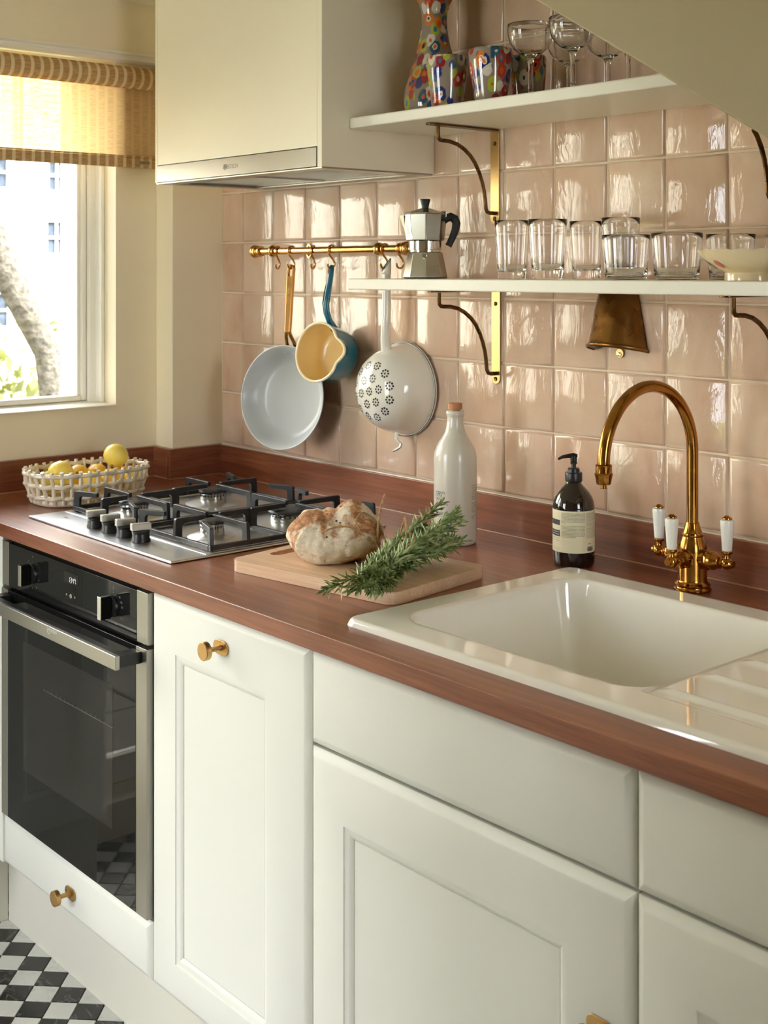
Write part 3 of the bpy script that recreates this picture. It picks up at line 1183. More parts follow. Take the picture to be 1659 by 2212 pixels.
# hedge seen only as a reflection in the oven door
m = MB().box(-3.0, -2.5, -6.0, 0.1, -0.02, 0.62)
hd = mk('garden_hedge', m, M['hedgeleaf'], bevel=0.1)
tag(hd, 'clipped dark green hedge across the garden, mirrored in the oven glass', 'hedge')
q = MB()
rr_ = random.Random(11)
for _ in range(9000):
    p = Vector((-2.49 + rr_.uniform(-.06, .06), rr_.uniform(-6, 0.1), rr_.uniform(0, 0.66)))
    if rr_.random() < 0.25:
        p = Vector((rr_.uniform(-3.0, -2.5), rr_.uniform(-6, 0.1), 0.64 + rr_.uniform(-.04, .05)))
    a = Vector((rr_.uniform(-1, 1), rr_.uniform(-1, 1), rr_.uniform(-1, 1))).normalized()
    b2 = a.cross(Vector((rr_.uniform(-1, 1), rr_.uniform(-1, 1), rr_.uniform(-1, 1)))).normalized()
    s_ = rr_.uniform(0.02, 0.045)
    q.add([p - a * s_, p + b2 * s_ * 0.5, p + a * s_, p - b2 * s_ * 0.5], [(0, 1, 2, 3)])
mk('hedge_leaves', q, M['hedgeleaf'], parent=hd, smooth=False, fixn=False, kind='stuff')

# ============================================================ BASE CABINETS
def rect_rings(rings, back=True):
    q = MB()
    vs = []
    for (x0, x1, z0, z1, y) in rings:
        vs += [(x0, y, z0), (x1, y, z0), (x1, y, z1), (x0, y, z1)]
    fs = []
    for k in range(len(rings) - 1):
        for i in range(4):
            j = (i + 1) % 4
            fs.append((k * 4 + i, k * 4 + j, (k + 1) * 4 + j, (k + 1) * 4 + i))
    n = len(rings)
    fs.append(tuple((n - 1) * 4 + i for i in range(4)))
    if back:
        fs.append((3, 2, 1, 0))
    q.add(vs, fs)
    return q


def front(x0, x1, z0, z1, panel=None, y=YF, th=0.020):
    def r(i, dy):
        return (x0 + i, x1 - i, z0 + i, z1 - i, y + dy)
    R = [r(0, th), r(0, 0.0082), r(0.001, 0.0068), r(0.005, 0.0038), (r(0.010, 0.0012)), r(0.0135, 0.0)]
    if panel:
        a, b_, c, d = panel

        def p(i, dy):
            return (a + i, b_ - i, c + i, d - i, y + dy)
        R += [p(0, 0.0), p(0.0006, 0.0016), p(0.0020, 0.0018), p(0.007, 0.0026), p(0.012, 0.0048), p(0.0150, 0.0072), p(0.0152, 0.0088), p(0.0164, 0.0088), p(0.0166, 0.0074)]
    return rect_rings(R)


def knob(par, x, y, z):
    """disc knob on an oblong back plate; y = door face"""
    q = MB()
    pts = []
    for i in range(17):
        a = -pi / 2 + pi * i / 16
        pts.append((x + 0.0095 + 0.0115 * cos(a), z + 0.0115 * sin(a)))
    for i in range(17):
        a = pi / 2 + pi * i / 16
        pts.append((x - 0.0095 + 0.0115 * cos(a), z + 0.0115 * sin(a)))
    q.prism(pts, y - 0.0025, y, 'y')
    k = mk('knob', q, M['brassknob'], parent=par, bevel=0.0006)
    q = MB().lathe([(0.0052, 0.0024), (0.0044, 0.008), (0.0044, 0.024), (0.006, 0.0265), (0.0138, 0.0268), (0.0146, 0.0276), (0.0146, 0.0358), (0.0138, 0.0368), (0.0, 0.0370)], 36, (x, y, z), '-y')
    mk('knob_disc', q, M['brassknob'], parent=k)
    return k


def carcass(x0, x1, z0=0.190, z1=0.874, par=None):
    q = MB()
    t = 0.016
    yb = YF + 0.0215
    q.box(x0, x0 + t, yb, -0.03, z0, z1)
    q.box(x1 - t, x1, yb, -0.03, z0, z1)
    q.box(x0 + t, x1 - t, yb, -0.03, z0, z0 + t)
    q.box(x0 + t, x1 - t, -0.05, -0.03, z0 + t, z1)
    return mk('carcass', q, M['dark'], parent=par, smooth=False)


ZB, ZT = 0.186, 0.8685
# unit with oven
c1 = thing('base_cabinet', 'cream base unit under the hob holding the oven, with a low drawer', 'cabinet', (0.625, YF, 0.13), 'cream base cabinets')
carcass(0.3265, 0.9215, par=c1)
d = mk('drawer_front', front(0.322, 0.9200, 0.186, 0.2885), M['cab'], parent=c1, sharp=20)
knob(d, 0.6275, YF, 0.2345)
m = MB().box(0.343, 0.905, -0.683, -0.05, 0.288, 0.292)
mk('oven_shelf', m, M['dark'], parent=c1)
# filler strip at the left
c0 = thing('corner_filler', 'narrow cream filler panel left of the oven', 'panel', (0.305, YF, 0.13))
m = MB().box(0.262, 0.3215, YF, YF + 0.019, 0.186, 0.874)
mk('panel', m, M['cab'], parent=c0, bevel=0.002)
# unit 2
c2 = thing('base_cabinet', 'cream base unit with one tall panelled door between oven and sink', 'cabinet', (1.15, YF, 0.13), 'cream base cabinets')
carcass(0.9225, 1.3745, par=c2)
d = mk('door', front(0.9235, 1.3735, ZB, ZT, (1.0040, 1.2690, 0.2515, 0.7765)), M['cab'], parent=c2, sharp=20)
knob(d, 1.1445, YF, 0.8205)
# sink unit
c3 = thing('base_cabinet', 'wide cream base unit below the sink basin with plain front above panelled door', 'cabinet', (1.67, YF, 0.13), 'cream base cabinets')
carcass(1.3755, 1.9705, par=c3)
mk('drawer_front', front(1.3762, 1.9698, 0.7315, ZT), M['cab'], parent=c3, sharp=20)
d = mk('door', front(1.3762, 1.9698, ZB, 0.7265, (1.4555, 1.8722, 0.27, 0.6345)), M['cab'], parent=c3, sharp=20)
knob(d, 1.925, YF, 0.558)
# fourth unit
c4 = thing('base_cabinet', 'cream base unit at the right edge below the sink drainer', 'cabinet', (2.27, YF, 0.13), 'cream base cabinets')
carcass(1.9715, 2.5665, par=c4)
mk('drawer_front', front(1.9722, 2.5658, 0.7315, ZT), M['cab'], parent=c4, sharp=20)
mk('door', front(1.9722, 2.5658, ZB, 0.7265, (2.054, 2.485, 0.27, 0.6345)), M['cab'], parent=c4, sharp=20)
c5 = thing('base_cabinet', 'narrow cream base unit at the far right end of the run, out of frame', 'cabinet', (2.75, YF, 0.13), 'cream base cabinets')
carcass(2.5675, 2.945, par=c5)
mk('door', front(2.5682, 2.9442, ZB, ZT, (2.648, 2.864, 0.27, 0.7765)), M['cab'], parent=c5, sharp=20)
# plinths
m = MB().box(0.2055, 2.945, -0.641, -0.625, 0.0, 0.1895)
o = mk('plinth_board', m, M['plinth'], bevel=0.001)
tag(o, 'long cream plinth board under the base units above the checked floor', 'plinth')
m = MB().box(0.189, 0.205, -1.0, -0.6415, 0.0, 0.1895)
o = mk('plinth_board', m, M['plinth'], bevel=0.001)
tag(o, 'short shaded plinth board at the lower left, square to the long one', 'plinth')
# shallow return run under the window
c6_ = thing('return_cabinet', 'shallow cream cabinet under the window, left of the filler panel', 'cabinet', (0.13, -0.85, 0.13))
m = MB().box(0.004, 0.24, -0.999, -0.75, 0.190, 0.874)
mk('carcass', m, M['dark'], parent=c6_)
q = front(-0.999 + 0.0, -0.724, ZB, ZT, (-0.93, -0.79, 0.27, 0.7765), y=0, th=0.018)
q.v = [(0.2605 - v[1], v[0], v[2]) for v in q.v]
mk('door', q, M['cab'], parent=c6_, sharp=20)


# worktop with basin cut-out
def slab_hole(x0, x1, y0, y1, z0, z1, hx0, hx1, hy0, hy1):
    q = MB()
    X = [x0, hx0, hx1, x1]
    Y = [y0, hy0, hy1, y1]
    idx = {}
    for k, z in enumerate((z0, z1)):
        for i in range(4):
            for j in range(4):
                idx[(i, j, k)] = len(q.v)
                q.v.append((X[i], Y[j], z))
    F = []
    for i in range(3):
        for j in range(3):
            if i == 1 and j == 1:
                continue
            F.append((idx[(i, j, 1)], idx[(i + 1, j, 1)], idx[(i + 1, j + 1, 1)], idx[(i, j + 1, 1)]))
            F.append((idx[(i, j, 0)], idx[(i, j + 1, 0)], idx[(i + 1, j + 1, 0)], idx[(i + 1, j, 0)]))
    for i in range(3):
        F.append((idx[(i, 0, 0)], idx[(i + 1, 0, 0)], idx[(i + 1, 0, 1)], idx[(i, 0, 1)]))
        F.append((idx[(i + 1, 3, 0)], idx[(i, 3, 0)], idx[(i, 3, 1)], idx[(i + 1, 3, 1)]))
        F.append((idx[(0, i + 1, 0)], idx[(0, i, 0)], idx[(0, i, 1)], idx[(0, i + 1, 1)]))
        F.append((idx[(3, i, 0)], idx[(3, i + 1, 0)], idx[(3, i + 1, 1)], idx[(3, i, 1)]))
    F.append((idx[(1, 1, 0)], idx[(1, 1, 1)], idx[(2, 1, 1)], idx[(2, 1, 0)]))
    F.append((idx[(2, 2, 0)], idx[(2, 2, 1)], idx[(1, 2, 1)], idx[(1, 2, 0)]))
    F.append((idx[(1, 2, 0)], idx[(1, 2, 1)], idx[(1, 1, 1)], idx[(1, 1, 0)]))
    F.append((idx[(2, 1, 0)], idx[(2, 1, 1)], idx[(2, 2, 1)], idx[(2, 2, 0)]))
    q.f = F
    q.mi = [0] * len(F)
    return q


q = slab_hole(0.0005, XR, YW, 0.0005, WB, WT, 1.425, 1.935, -0.632, -0.182)
wt = mk('worktop', q, M['wood'], bevel=0.0016, seg=2, origin=(1.5, -0.36, WB))
tag(wt, 'long reddish-brown hardwood worktop carrying hob, board and sink', 'worktop')
q = MB().box(0.0005, 0.30, -1.0, -0.7235, WB, WT)
wt2 = mk('worktop', q, M['woody'], bevel=0.0016)
tag(wt2, 'short hardwood worktop return below the window, past the left frame edge', 'worktop')

# ===================================================================== SINK
sx0, sx1, sy0_, sy1_ = 1.400, 2.40, -0.664, -0.153
bx0, bx1, by0_, by1_ = 1.449, 1.902, -0.606, -0.209
TOPH = 0.0105
BD = 0.192


def srr(x, y, x0, x1, y0, y1, r):
    """signed distance inside positive to rounded rect"""
    cx_, cy_ = (x0 + x1) / 2, (y0 + y1) / 2
    dx = abs(x - cx_) - (x1 - x0) / 2 + r
    dy = abs(y - cy_) - (y1 - y0) / 2 + r
    o = sqrt(max(dx, 0) ** 2 + max(dy, 0) ** 2)
    return -(o + min(max(dx, dy), 0) - r)


def sink_h(x, y):
    e = srr(x, y, sx0, sx1, sy0_, sy1_, 0.022)
    R = 0.009
    top = TOPH
    if e < R:
        k = max(0.0, min(1.0, e / R))
        top = TOPH * sqrt(max(0.0, 1 - (1 - k) ** 2))
    # drainer area
    if x > bx1 - 0.004:
        de = srr(x, y, bx1 - 0.10, sx1 - 0.045, by0_ + 0.004, by1_ - 0.004, 0.02)
        k = max(0.0, min(1.0, de / 0.012))
        top -= 0.0032 * k * k * (3 - 2 * k)
        for i, yr in enumerate((-0.568, -0.481, -0.392, -0.302)):
            yy = yr
            dd = abs(y - yy)
            if dd < 0.013:
                g_ = 0.5 + 0.5 * cos(pi * dd / 0.013)
                en = max(0.0, min(1.0, (x - bx1 - 0.002) / 0.02)) * max(0.0, min(1.0, (sx1 - 0.06 - x) / 0.02))
                top += 0.0052 * g_ * en * k
    d_ = srr(x, y, bx0, bx1, by0_, by1_, 0.055 if x < 1.7 else 0.05)
    r1 = 0.007
    wl = 0.034
    rb = 0.035
    if d_ > 0:
        if d_ < r1:
            top -= r1 * (1 - sqrt(max(0.0, 1 - (d_ / r1) ** 2)))
        else:
            k = (d_ - r1) / wl
            slope_drop = BD - r1 - 0.018
            if k < 1:
                top -= r1 + slope_drop * k
            else:
                k2 = min(1.0, (d_ - r1 - wl) / rb)
                top -= r1 + slope_drop + 0.018 * (1 - (1 - k2) ** 2)
                top -= 0.004 * min(1.0, max(0.0, d_ - 0.08) / 0.1)
    return WT + top


def axis_pts(a, b, fine, step=0.006, fs=0.0016):
    out = [a]
    x = a
    while x < b - 1e-9:
        s_ = step
        for (p, w_) in fine:
            if abs(x - p) < w_ or (x < p - w_ and x + step > p - w_):
                s_ = fs if x >= p - w_ else min(step, max(fs, p - w_ - x))
                break
        x = min(b, x + s_)
        out.append(x)
    return out


fx = axis_pts(sx0, sx1, [(sx0 + 0.006, 0.007), (bx0 + 0.022, 0.026), (bx1 - 0.010, 0.038), (sx1 - 0.006, 0.007)])
fy = axis_pts(sy0_, sy1_, [(sy0_ + 0.006, 0.007), (by0_ + 0.022, 0.026), (by1_ - 0.022, 0.026), (sy1_ - 0.006, 0.007), (-0.568, 0.015), (-0.481, 0.015), (-0.392, 0.015), (-0.302, 0.015)])
q = MB()
idx = {}
for i, x in enumerate(fx):
    for j, y in enumerate(fy):
        e = srr(x, y, sx0, sx1, sy0_, sy1_, 0.022)
        if e < -0.0015:
            continue
        idx[(i, j)] = len(q.v)
        q.v.append((x, y, sink_h(x, y)))
for i in range(len(fx) - 1):
    for j in range(len(fy) - 1):
        f = [idx.get(k) for k in ((i, j), (i + 1, j), (i + 1, j + 1), (i, j + 1))]
        if None not in f:
            q.f.append(tuple(f))
            q.mi.append(0)
snk = thing('kitchen_sink', 'white ceramic inset sink with square basin and ribbed drainer', 'sink', (1.9, -0.4, WT))
o = mk('basin', q, M['sinkc'], parent=snk, sharp=180, fixn=False)
# underside skirt so the rim is solid on the worktop
q = MB().lathe([(0.0, 0.0), (0.034, 0.0), (0.036, 0.002), (0.030, 0.003), (0.0, 0.0015)], 28, (1.675, -0.40, WT + TOPH - BD - 0.0035))
mk('waste_cover', q, M['chrome'], parent=snk)

# ====================================================================== HOB
hob = thing('gas_hob', 'stainless steel four burner gas hob with black cast iron pan supports', 'hob', (0.62, -0.40, WT))
q = MB().box(0.3335, 0.9045, -0.655, -0.147, WT + 0.0002, WT + 0.0052)
mk('hob_plate', q, M['hobsteel'], parent=hob, bevel=0.0035, seg=3)
q = rect_rings([(0.343, 0.897, 0, 1, 0)])
trayr = []
for (i, z) in [(0, 0.0052), (0.0015, 0.0068), (0.004, 0.0072), (0.009, 0.0072), (0.016, 0.0056), (0.02, 0.0054)]:
    trayr.append((0.343 + i, 0.897 - i, -0.5765 + i, -0.152 - i, z + WT))
q = rect_rings(trayr, back=False)
q.v = [(v[0], v[2], v[1]) for v in q.v]
mk('hob_tray', q, M['hobsteel'], parent=hob, sharp=60)
q = text_mb('Neff', 0.011, 0.00005, shear=0.3).xf(Matrix.Translation((0.409, -0.606, WT + 0.0055)) @ Matrix.Rotation(0.0, 4, 'Z'))
mk('maker_mark', q, M['greyink'], parent=hob, smooth=False)
BURN = [(0.478, -0.484, 0.031), (0.465, -0.277, 0.031), (0.768, -0.285, 0.047), (0.765, -0.478, 0.0235)]
Z = WT + 0.0054
for (x, y, r) in BURN:
    q = MB().lathe([(r * 2.0, 0.0), (r * 1.95, 0.0008), (r * 1.1, 0.0075), (r * 0.9, 0.009), (0, 0.009)], 40, (x, y, Z))
    bn = mk('burner', q, M['hobsteel'], parent=hob)
    q = MB().lathe([(r * 0.93, 0.009), (r * 0.95, 0.012), (r * 0.95, 0.021), (r * 0.99, 0.0225), (r * 0.99, 0.0255), (0, 0.0255)], 40, (x, y, Z))
    for k in range(0, 40, 2):
        a = 2 * pi * k / 40
    mk('flame_ring', q, M['chrome'], parent=bn)
    q = MB()
    for k in range(26):
        a = 2 * pi * k / 26
        c_, s_ = cos(a), sin(a)
        rr0 = r * 0.955
        tx, ty = -s_ * 0.0013, c_ * 0.0013
        q.add([(x + c_ * rr0 + tx, y + s_ * rr0 + ty, Z + 0.017), (x + c_ * rr0 - tx, y + s_ * rr0 - ty, Z + 0.017), (x + c_ * (rr0 + .0006) - tx, y + s_ * (rr0 + .0006) - ty, Z + 0.0222), (x + c_ * (rr0 + .0006) + tx, y + s_ * (rr0 + .0006) + ty, Z + 0.0222)], [(0, 1, 2, 3)])
    mk('flame_slots', q, M['iron'], parent=bn, smooth=False, fixn=False)
    q = MB().lathe([(r * 0.97, 0.0256), (r * 1.04, 0.0262), (r * 1.06, 0.0285), (r * 1.03, 0.031), (r * 0.94, 0.0322), (0, 0.0328)], 40, (x, y, Z))
    mk('burner_cap', q, M['iron'], parent=bn)
    q = MB().lathe([(0.0028, 0.006), (0.0028, 0.018), (0.0018, 0.019), (0.0018, 0.025), (0.0, 0.026)], 10, (x + r * 1.05 + 0.006, y + 0.006, Z))
    mk('igniter', q, M['greyink'], parent=bn)
# pan supports
HB, HT_ = WT + 0.0085, WT + 0.0500


def finger(q, x, y, dx, dy, ln, zb=HB + 0.002):
    """upright on the frame then arm going (dx,dy) for ln"""
    w_ = 0.0042
    px_, py_ = -dy, dx
    h = 0.011

    def bx(a0, a1, z0, z1, w0=w_, w1=w_):
        vs = []
        for (a, ww) in ((a0, w0), (a1, w1)):
            for s_ in (-1, 1):
                for z in (z0, z1):
                    vs.append((x + dx * a + px_ * ww * s_, y + dy * a + py_ * ww * s_, z))
        q.add(vs, [(0, 1, 3, 2), (4, 6, 7, 5), (0, 4, 5, 1), (2, 3, 7, 6), (1, 5, 7, 3), (0, 2, 6, 4)])
    # side profile polygon (in a,z)
    prof = [(-0.004, zb), (0.014, zb), (0.013, zb + 0.008), (0.0135, HT_ - h - 0.004), (0.018, HT_ - h), (ln, HT_ - h + 0.002), (ln, HT_), (0.001, HT_), (-0.002, HT_ - 0.003)]
    vs = []
    n = len(prof)
    for s_ in (-1, 1):
        for (a, z) in prof:
            vs.append((x + dx * a + px_ * w_ * s_, y + dy * a + py_ * w_ * s_, z))
    q.add(vs, [tuple(range(n)), tuple(reversed(range(n, 2 * n)))] + [(i, n + i, n + (i + 1) % n, (i + 1) % n) for i in range(n)])


for ui, (gx0, gx1, cxs) in enumerate([(0.3515, 0.6175, 0), (0.6265, 0.8925, 1)]):
    gy0, gy1 = -0.5635, -0.1595
    bb = [BURN[0], BURN[1]] if ui == 0 else [BURN[3], BURN[2]]
    ym = (bb[0][1] + bb[1][1]) / 2 + (0.0 if ui == 0 else -0.006)
    q = MB()
    tb = 0.0085
    z0, z1 = HB, HB + 0.0095
    q.box(gx0, gx0 + tb, gy0, gy1, z0, z1)
    q.box(gx1 - tb, gx1, gy0, gy1, z0, z1)
    q.box(gx0 + tb, gx1 - tb, gy0, gy0 + tb, z0, z1)
    q.box(gx0 + tb, gx1 - tb, gy1 - tb, gy1, z0, z1)
    q.box(gx0 + tb, gx1 - tb, ym - tb / 2, ym + tb / 2, z0, z1)
    ps = mk('pan_support', q, M['iron'], parent=hob, bevel=0.002, seg=2)
    for (bx_, by_, br) in bb:
        q = MB()
        finger(q, gx0 + 0.004, by_, 1, 0, bx_ - gx0 - 0.02)
        finger(q, gx1 - 0.004, by_, -1, 0, gx1 - bx_ - 0.02)
        mk('support_arm', q, M['iron'], parent=ps, bevel=0.0012)
        q = MB()
        yo = gy0 + 0.004 if by_ < ym else gy1 - 0.004
        s_ = 1 if by_ < ym else -1
        finger(q, bx_, yo, 0, s_, abs(by_ - yo) - 0.018)
        finger(q, bx_, ym, 0, -s_, abs(by_ - ym) - 0.018)
        mk('support_arm', q, M['iron'], parent=ps, bevel=0.0012)
    for (fx_, fy_, ax_, ay_) in [(gx0 + 0.006, gy0 + 0.006, 0.94, 0.34), (gx1 - 0.006, gy0 + 0.006, -0.94, 0.34), (gx0 + 0.006, gy1 - 0.006, 0.94, -0.34), (gx1 - 0.006, gy1 - 0.006, -0.94, -0.34)]:
        q = MB()
        finger(q, fx_, fy_, ax_, ay_, 0.062)
        mk('support_arm', q, M['iron'], parent=ps, bevel=0.0012)
    for (fx_, fy_) in [(gx0 + 0.008, gy0 + 0.008), (gx1 - 0.008, gy0 + 0.008), (gx0 + 0.008, gy1 - 0.008), (gx1 - 0.008, gy1 - 0.008)]:
        q = MB().lathe([(0.004, WT + 0.0053), (0.0045, HB + 0.001), (0, HB + 0.001)], 10, (fx_, fy_, 0))
        mk('rubber_foot', q, M['blackp'], parent=ps)
for i in range(4):
    x, y = 0.540 + 0.0590 * i, -0.607
    q = MB().lathe([(0.0185, 0.0), (0.0185, 0.004), (0.0172, 0.006), (0.0165, 0.0155), (0.0172, 0.0165), (0.0172, 0.0205), (0.016, 0.0215), (0, 0.0215)], 32, (x, y, WT + 0.0053))
    kb = mk('control_knob', q, M['blackp'], parent=hob)
    q = MB().box(x - 0.0075, x + 0.0075, y - 0.019, y + 0.019, WT + 0.0268, WT + 0.0400)
    q.xf(Matrix.Translation((x, y, 0)) @ Matrix.Rotation(radians(-12), 4, 'Z') @ Matrix.Translation((-x, -y, 0)))
    mk('knob_grip', q, M['steel'], parent=kb, bevel=0.0012)

# ===================================================================== OVEN
ov = thing('built_in_oven', 'black glass built-in oven with steel handle under the hob', 'oven', (0.6235, YF, 0.295))
ox0, ox1 = 0.3285, 0.9195
q = MB().box(0.345, 0.903, -0.690, -0.06, 0.2935, 0.872)
mk('oven_body', q, M['dark'], parent=ov)
q = MB().box(0.3585, 0.8815, -0.7105, -0.6905, 0.7735, 0.8635)
cp = mk('control_panel', q, M['blackglass'], parent=ov, bevel=0.001)
for (a, b_) in [(ox0, 0.3580), (0.8820, ox1)]:
    q = MB().box(a, b_, -0.7105, -0.6905, 0.7735, 0.8645)
    mk('steel_trim', q, M['steel'], parent=cp, bevel=0.0008)
dr = mk('oven_door', MB().box(0.3585, 0.8815, -0.7125, -0.6905, 0.2955, 0.7665), M['blackglass'], parent=ov, bevel=0.001)
for (a, b_) in [(ox0, 0.3580), (0.8820, ox1)]:
    q = MB().box(a, b_, -0.7125, -0.6905, 0.2955, 0.7665)
    mk('steel_trim', q, M['steel'], parent=dr, bevel=0.0008)
q = MB().box(0.4330, 0.800, -0.7128, -0.7123, 0.415, 0.676)
iw = mk('inner_window', q, M['ovenin'], parent=dr, smooth=False)
# faint shelf rail seen through the glass
q = MB()
q.box(0.52, 0.80, -0.7131, -0.7128, 0.5985, 0.6000)
for i in range(16):
    q.box(0.525 + i * 0.0175, 0.5262 + i * 0.0175, -0.7131, -0.7128, 0.600, 0.6045)
mk('shelf_runner', q, plain('dim_runner_steel', srgb(74, 72, 68), 0.4, var=0.05), parent=dr, smooth=False)
# handle
q = MB().box(0.352, 0.9045, -0.7655, -0.7565, 0.7375, 0.7620)
hn = mk('handle', q, M['steel'], parent=dr, bevel=0.0012)
q = MB()
q.box(0.352, 0.380, -0.7563, -0.7130, 0.7395, 0.7600)
q.box(0.874, 0.902, -0.7563, -0.7130, 0.7395, 0.7600)
q.box(0.380, 0.874, -0.7563, -0.7400, 0.7395, 0.7600)
mk('handle_mount', q, M['blackp'], parent=hn, bevel=0.001)
TXZ = Matrix(((1, 0, 0), (0, 0, -1), (0, 1, 0))).to_4x4()   # xy text -> faces -y


def front_text(s, x, y, z, size, mat, par, name='lettering', **k):
    q = text_mb(s, size, 0.00004, **k).xf(Matrix.Translation((x, y, z)) @ TXZ)
    return mk(name, q, mat, parent=par, smooth=False)


front_text('NEFF', 0.674, -0.7657, 0.7552, 0.0095, M['whiteink'], hn, 'maker_lettering', spacing=1.25)
q = MB().tube([(0.6535 + 0.0062 * cos(a), -0.7657, 0.7552 + 0.0075 * sin(a)) for a in [2 * pi * i / 24 for i in range(24)]], 0.0004, 4, closed=True)
o = mk('maker_emblem', q, M['whiteink'], parent=hn)
front_text('N', 0.6535, -0.7657, 0.7558, 0.0085, M['whiteink'], hn, 'maker_emblem')
# display
q = MB().box(0.605, 0.6655, -0.7109, -0.7106, 0.829, 0.8495)
dp = mk('display', q, M['ovenin'], parent=cp, smooth=False)
SEG = {'1': 'bc', '3': 'abcdg', '4': 'bcfg', '7': 'abcf'}
q = MB()


def seg7(q, ch, x, z, w_, h, t_):
    y0, y1 = -0.7112, -0.7109
    S = SEG[ch]
    H = {'a': h, 'g': h / 2, 'd': 0}
    for k, zz in H.items():
        if k in S:
            q.box(x + t_, x + w_ - t_, y0, y1, z + zz - t_ / 2, z + zz + t_ / 2)
    V = {'b': (w_, h / 2), 'c': (w_, 0), 'f': (0, h / 2), 'e': (0, 0)}
    for k, (xx, z0) in V.items():
        if k in S:
            q.box(x + xx - t_ / 2, x + xx + t_ / 2, y0, y1, z + z0 + t_ * .6, z + z0 + h / 2 - t_ * .6)


for ch, x in zip('1347', (0.6245, 0.6325, 0.6405, 0.6485)):
    seg7(q, ch, x, 0.8312, 0.0052, 0.0098, 0.0011)
em, et, eb = nt('display_digits')
eb.inputs['Base Color'].default_value = (0.1, 0.1, 0.1, 1)
eb.inputs['Emission Color'].default_value = srgb(236, 240, 240)
eb.inputs['Emission Strength'].default_value = 0.9
mk('display_digits', q, em, parent=dp, smooth=False)
front_text('<', 0.6165, -0.7107, 0.8051, 0.009, M['whiteink'], cp, 'panel_symbol')
front_text('>', 0.6505, -0.7107, 0.8051, 0.009, M['whiteink'], cp, 'panel_symbol')
q = MB().tube([(0.6335 + 0.0034 * cos(a), -0.7107, 0.8051 + 0.0034 * sin(a)) for a in [2 * pi * i / 20 for i in range(20)]], 0.0004, 4, closed=True)
q.box(0.6332, 0.6337, -0.7108, -0.7106, 0.8051, 0.8075)
q.box(0.6335, 0.6355, -0.7108, -0.7106, 0.8049, 0.8054)
mk('panel_symbol', q, M['whiteink'], parent=cp, smooth=False)
for (s, x, z, sz) in [('50', 0.8217, 0.839, 0.0055), ('100', 0.827, 0.8307, 0.0055), ('150', 0.8295, 0.8225, 0.0055), ('200', 0.8275, 0.8024, 0.0055), ('250', 0.809, 0.7894, 0.0055), ('300', 0.7842, 0.7897, 0.0055), ('|', 0.7979, 0.853, 0.007), ('.', 0.7979, 0.8465, 0.014), ('o', 0.4703, 0.8538, 0.008), ('.', 0.4703, 0.8465, 0.012), ('*', 0.4521, 0.8406, 0.008), ('=', 0.4878, 0.8407, 0.007), ('A', 0.4981, 0.8265, 0.005), ('n', 0.4981, 0.8109, 0.006), ('A', 0.4878, 0.7942, 0.006), ('o', 0.4703, 0.7909, 0.007)]:
    front_text(s, x, -0.7107, z, sz, M['greyink'], cp, 'panel_symbol')
for x in (0.4735, 0.7995):
    z = 0.8195
    q = MB().lathe([(0.0195, 0.0), (0.0195, 0.006), (0.0185, 0.0075), (0, 0.0075)], 40, (x, -0.7106, z), '-y')
    kb = mk('oven_knob', q, M['blackp'], parent=cp)
    q = MB().box(x - 0.0062, x + 0.0062, -0.7400, -0.7184, z - 0.0205, z + 0.0205)
    mk('knob_grip', q, M['blackglass'], parent=kb, bevel=0.0022, seg=3)
    q = MB().box(x - 0.0066, x + 0.0066, -0.7404, -0.7385, z - 0.0208, z + 0.0208)
    mk('knob_edge', q, M['chrome'], parent=kb, bevel=0.0008)

# ============================================================ WALL CABINET
HX0, HX1, HY = 0.258, 0.8903, -0.303
HZ = 1.6325
wc = thing('wall_cabinet', 'tall cream wall cabinet boxing in the extractor above the hob', 'cabinet', (0.574, -0.15, HZ))
for (a, b_) in [(HX1 - 0.0150, HX1), (HX0, HX0 + 0.0098)]:
    mk('side_panel', MB().box(a, b_, HY, 0.0, HZ, CEIL - 0.001), M['wcab'], parent=wc, bevel=0.0012)
q = MB().box(HX0 + 0.0102, HX1 - 0.0154, HY + 0.0005, HY + 0.0185, 1.6735, CEIL - 0.001)
mk('cabinet_door', q, M['wcab'], parent=wc, bevel=0.0008)
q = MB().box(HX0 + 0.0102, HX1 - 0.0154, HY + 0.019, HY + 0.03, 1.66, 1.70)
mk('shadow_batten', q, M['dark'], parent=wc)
ch = thing('cooker_hood', 'built-in extractor hood with a brushed steel front strip', 'extractor hood', (0.57, -0.15, HZ))
q = MB().box(0.2685, 0.8740, HY - 0.0012, HY + 0.0175, HZ + 0.0008, 1.6722)
hf = mk('hood_front', q, M['hoodsteel'], parent=ch, bevel=0.001)
q = MB().box(0.2685, 0.8740, HY + 0.0305, -0.012, HZ + 0.006, HZ + 0.02)
mk('hood_base', q, M['steel'], parent=ch, bevel=0.001)
for (a, b_) in [(0.30, 0.565), (0.575, 0.842)]:
    q = MB()
    q.box(a, b_, -0.255, -0.248, HZ + 0.0005, HZ + 0.0058)
    q.box(a, b_, -0.052, -0.045, HZ + 0.0005, HZ + 0.0058)
    q.box(a, a + 0.007, -0.248, -0.052, HZ + 0.0005, HZ + 0.0058)
    q.box(b_ - 0.007, b_, -0.248, -0.052, HZ + 0.0005, HZ + 0.0058)
    for k in range(24):
        y = -0.245 + k * 0.0082
        q.box(a + 0.007, b_ - 0.007, y, y + 0.0036, HZ + 0.0015, HZ + 0.005)
    mk('grease_filter', q, M['steeldark'], parent=ch, smooth=False)
q = MB().box(0.262, 0.889, -0.296, -0.004, HZ - 0.0030, HZ - 0.0002)
q2 = MB()
